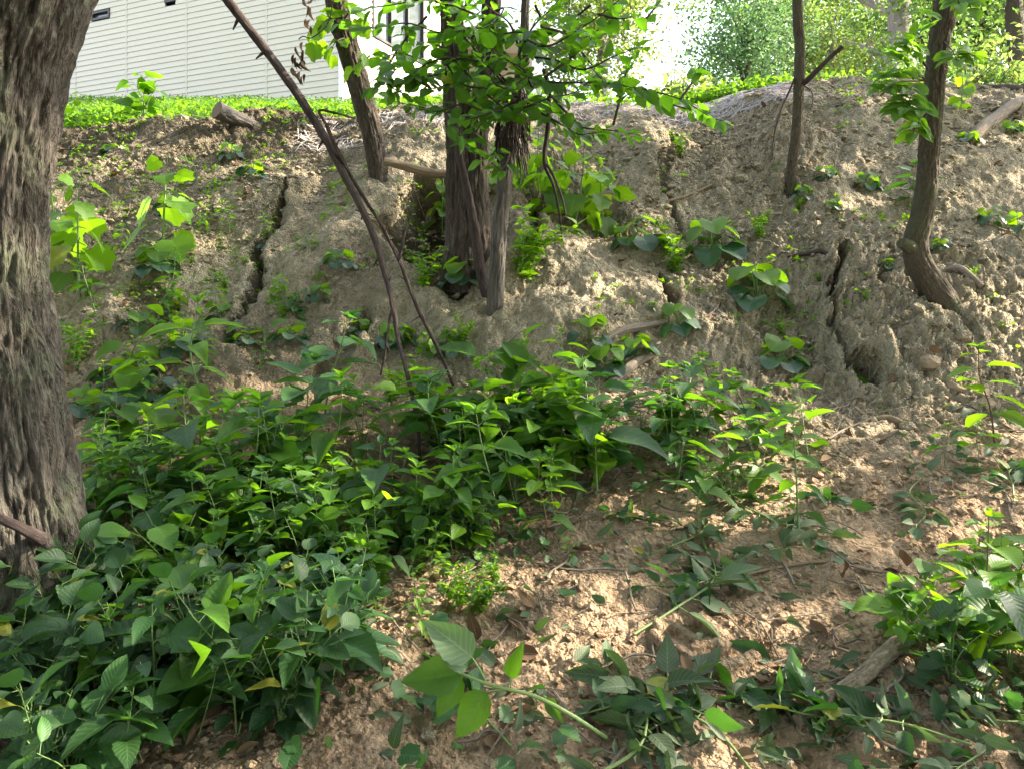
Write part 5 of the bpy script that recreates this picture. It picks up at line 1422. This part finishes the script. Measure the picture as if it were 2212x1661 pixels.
# --- pulled weeds lying about
def lay(x, y, ang, ln, label, k=None, group=None, roll=None):
    g = ground(x, y); c, s_ = math.cos(ang), math.sin(ang)
    e = gz(g[0] + c * ln, g[1] + s_ * ln)
    pitch = -math.atan2(e - g[2], ln)
    p = PROTO['pulled'][prng.randint(5) if k is None else k]
    r = copy_thing(p, g, 0, ln, label, group); r.rotation_mode = 'XYZ'
    r.rotation_euler = (0, pitch, ang); r.name = 'pulled_weed'
    return r
g = ground(1310, 1610)
big = thing('cut_shoot', g, 'freshly cut shoot with five big leaves lying at the bottom centre', 'shoot')
yb = float(g[1])
mb = MB(); lvA, lvB = Leaves(), Leaves()
stem_px = [(985, 1448, .0), (1060, 1478, -.02), (1150, 1500, -.02), (1230, 1540, -.02), (1310, 1605, 0)]
tube(mb, [at(x, y, yb + dy) + (np.array([0, 0, .015]) if k == 4 else 0) for k, (x, y, dy) in enumerate(stem_px)], [.003, .004, .0045, .005, .005], 9, 40)
for (bx, by), (tx, ty), wr_, pale, st in (((1020, 1418), (922, 1335), .62, 1, (1052, 1475)), ((1000, 1450), (866, 1476), .66, 0, (990, 1450)), ((998, 1462), (938, 1545), .62, 0, (1000, 1455)),
                                     ((1052, 1492), (985, 1598), .70, 0, (1120, 1492)), ((1102, 1462), (1124, 1388), .42, 0, (1104, 1488)), ((1010, 1440), (955, 1418), .5, 1, (1000, 1448)), ((1180, 1505), (1215, 1565), .5, 0, (1170, 1506))):
    b0_, t0_, s0_ = at(bx, by, yb), at(tx, ty, yb - .03), at(st[0], st[1], yb)
    d_ = t0_ - b0_; l = float(np.linalg.norm(d_))
    tube(mb, [s0_, (s0_ + b0_) / 2 + np.array([0, 0, .004]), b0_], .0022, 6, 8, cap=False)
    (lvB if pale else lvA).add(b0_, d_, np.array([.15 * (1 if pale else -1), -.8, .5 if not pale else .35]), l, l * wr_, .10, .14, .6)
mb.build('stem', M['stem_pale'], big, True, g)
rg = np.random.RandomState(4)
mb = MB(); lvA.mesh(mb, 'broad', rg); mb.build('foliage', M['leaf'], big, True, g)
mb = MB(); lvB.mesh(mb, 'broad', rg); o = mb.build('foliage', M['leaf_pale'], big, True, g); o['label'] = 'pale leaf undersides turned up'
def loose_leaf(b, t, wr_, mk, label, up=.03, nrm=(0, -.55, .8), kind='broad'):
    g = ground(*b); Yb_ = g[1]
    p = at(b[0], b[1], Yb_ - .01); q = at(t[0], t[1], Yb_ + up)
    zq = gz(q[0], q[1]); q[2] = max(q[2], zq + .01)
    lv = Leaves(); d = q - p; l = float(np.linalg.norm(d)); rg_ = np.random.RandomState(int(b[0] + t[1]))
    lv.add(p, d, nrm, l, l * wr_, .10, .14, .3 + .5 * rg_.rand())
    mb = MB(); lv.mesh(mb, kind, rg_)
    o = mb.build('fallen_leaf', M[mk], None, True, g); o.location = [float(c) for c in g]
    tag(o, label, 'leaf')
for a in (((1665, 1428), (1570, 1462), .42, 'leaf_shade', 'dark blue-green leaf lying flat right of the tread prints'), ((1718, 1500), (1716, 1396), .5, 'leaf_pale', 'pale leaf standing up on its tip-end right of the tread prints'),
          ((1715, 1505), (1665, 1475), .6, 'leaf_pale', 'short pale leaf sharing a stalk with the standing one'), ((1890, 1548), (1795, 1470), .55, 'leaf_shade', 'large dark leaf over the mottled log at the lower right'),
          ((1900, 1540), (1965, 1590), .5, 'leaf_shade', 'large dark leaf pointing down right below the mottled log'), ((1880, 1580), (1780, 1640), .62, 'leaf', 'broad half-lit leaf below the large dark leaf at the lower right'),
          ((1965, 1550), (1932, 1462), .36, 'leaf_pale', 'narrow pale leaf leaning on the whitish rock'), ((2030, 1560), (2015, 1480), .5, 'leaf_cool', 'grey-green leaf right of the whitish rock'),
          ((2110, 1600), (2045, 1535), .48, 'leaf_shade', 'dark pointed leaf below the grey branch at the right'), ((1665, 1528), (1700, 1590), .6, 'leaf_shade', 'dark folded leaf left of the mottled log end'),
          ((1700, 1650), (1632, 1635), .55, 'leaf_cool', 'ribbed green leaf lying near the bottom edge'), ((1880, 1655), (1800, 1690), .4, 'leaf_pale', 'whitish underside of a leaf at the bottom edge on the right'),
          ((2150, 1465), (2105, 1400), .5, 'leaf_wilt', 'limp grey-green leaf hanging over the mottled log at the right'), ((1100, 1560), (1085, 1515), .8, 'leaf_pale', 'small pale toothed leaf below the cut shoot'),
          ((1290, 1530), (1330, 1500), .6, 'leaf_pale', 'pale curled leaf at the end of the bent green stem'), ((1180, 1560), (1100, 1620), .5, 'leaf_wilt', 'wilting leaf flat on the soil under the cut shoot')):
    loose_leaf(*a)
lay(1240, 1720, .75, .55, 'bare pale stem with limp leaves slanting up from the bottom edge', 0)
lay(1370, 1380, .7, .55, 'long pale stem pointing up right beside the tread prints', 2)
lay(2100, 1640, 2.6, .42, 'cut stem with large dark leaves at the lower right', 1)
lay(1960, 1600, 2.9, .40, 'cut stem with dark leaves lying left of the lower right one', 4)
lay(1640, 1700, 2.2, .45, 'wilted stem sloping left at the bottom edge', 3)
PL = [(2080, 1560), (2180, 1650), (1450, 1680), (1100, 1640), (900, 1660), (620, 1500),
      (1480, 1130), (1560, 1080), (1650, 1090), (1400, 1200), (1620, 1240), (1780, 1160), (1900, 1300), (2000, 1040), (2150, 1080), (2100, 1200), (1230, 1560)]
for x, y in PL:
    lay(x + prng.randn() * 12, y + prng.randn() * 10, prng.rand() * 6.3, .24 + .2 * prng.rand(), 'wilting uprooted weed flattened on the trampled soil', group='uprooted weeds on the trampled soil')
for v in PROTO.values():      # the prototypes themselves are not part of the place
    for p in v:
        for ch in list(p.children): bpy.data.objects.remove(ch)
        bpy.data.objects.remove(p)
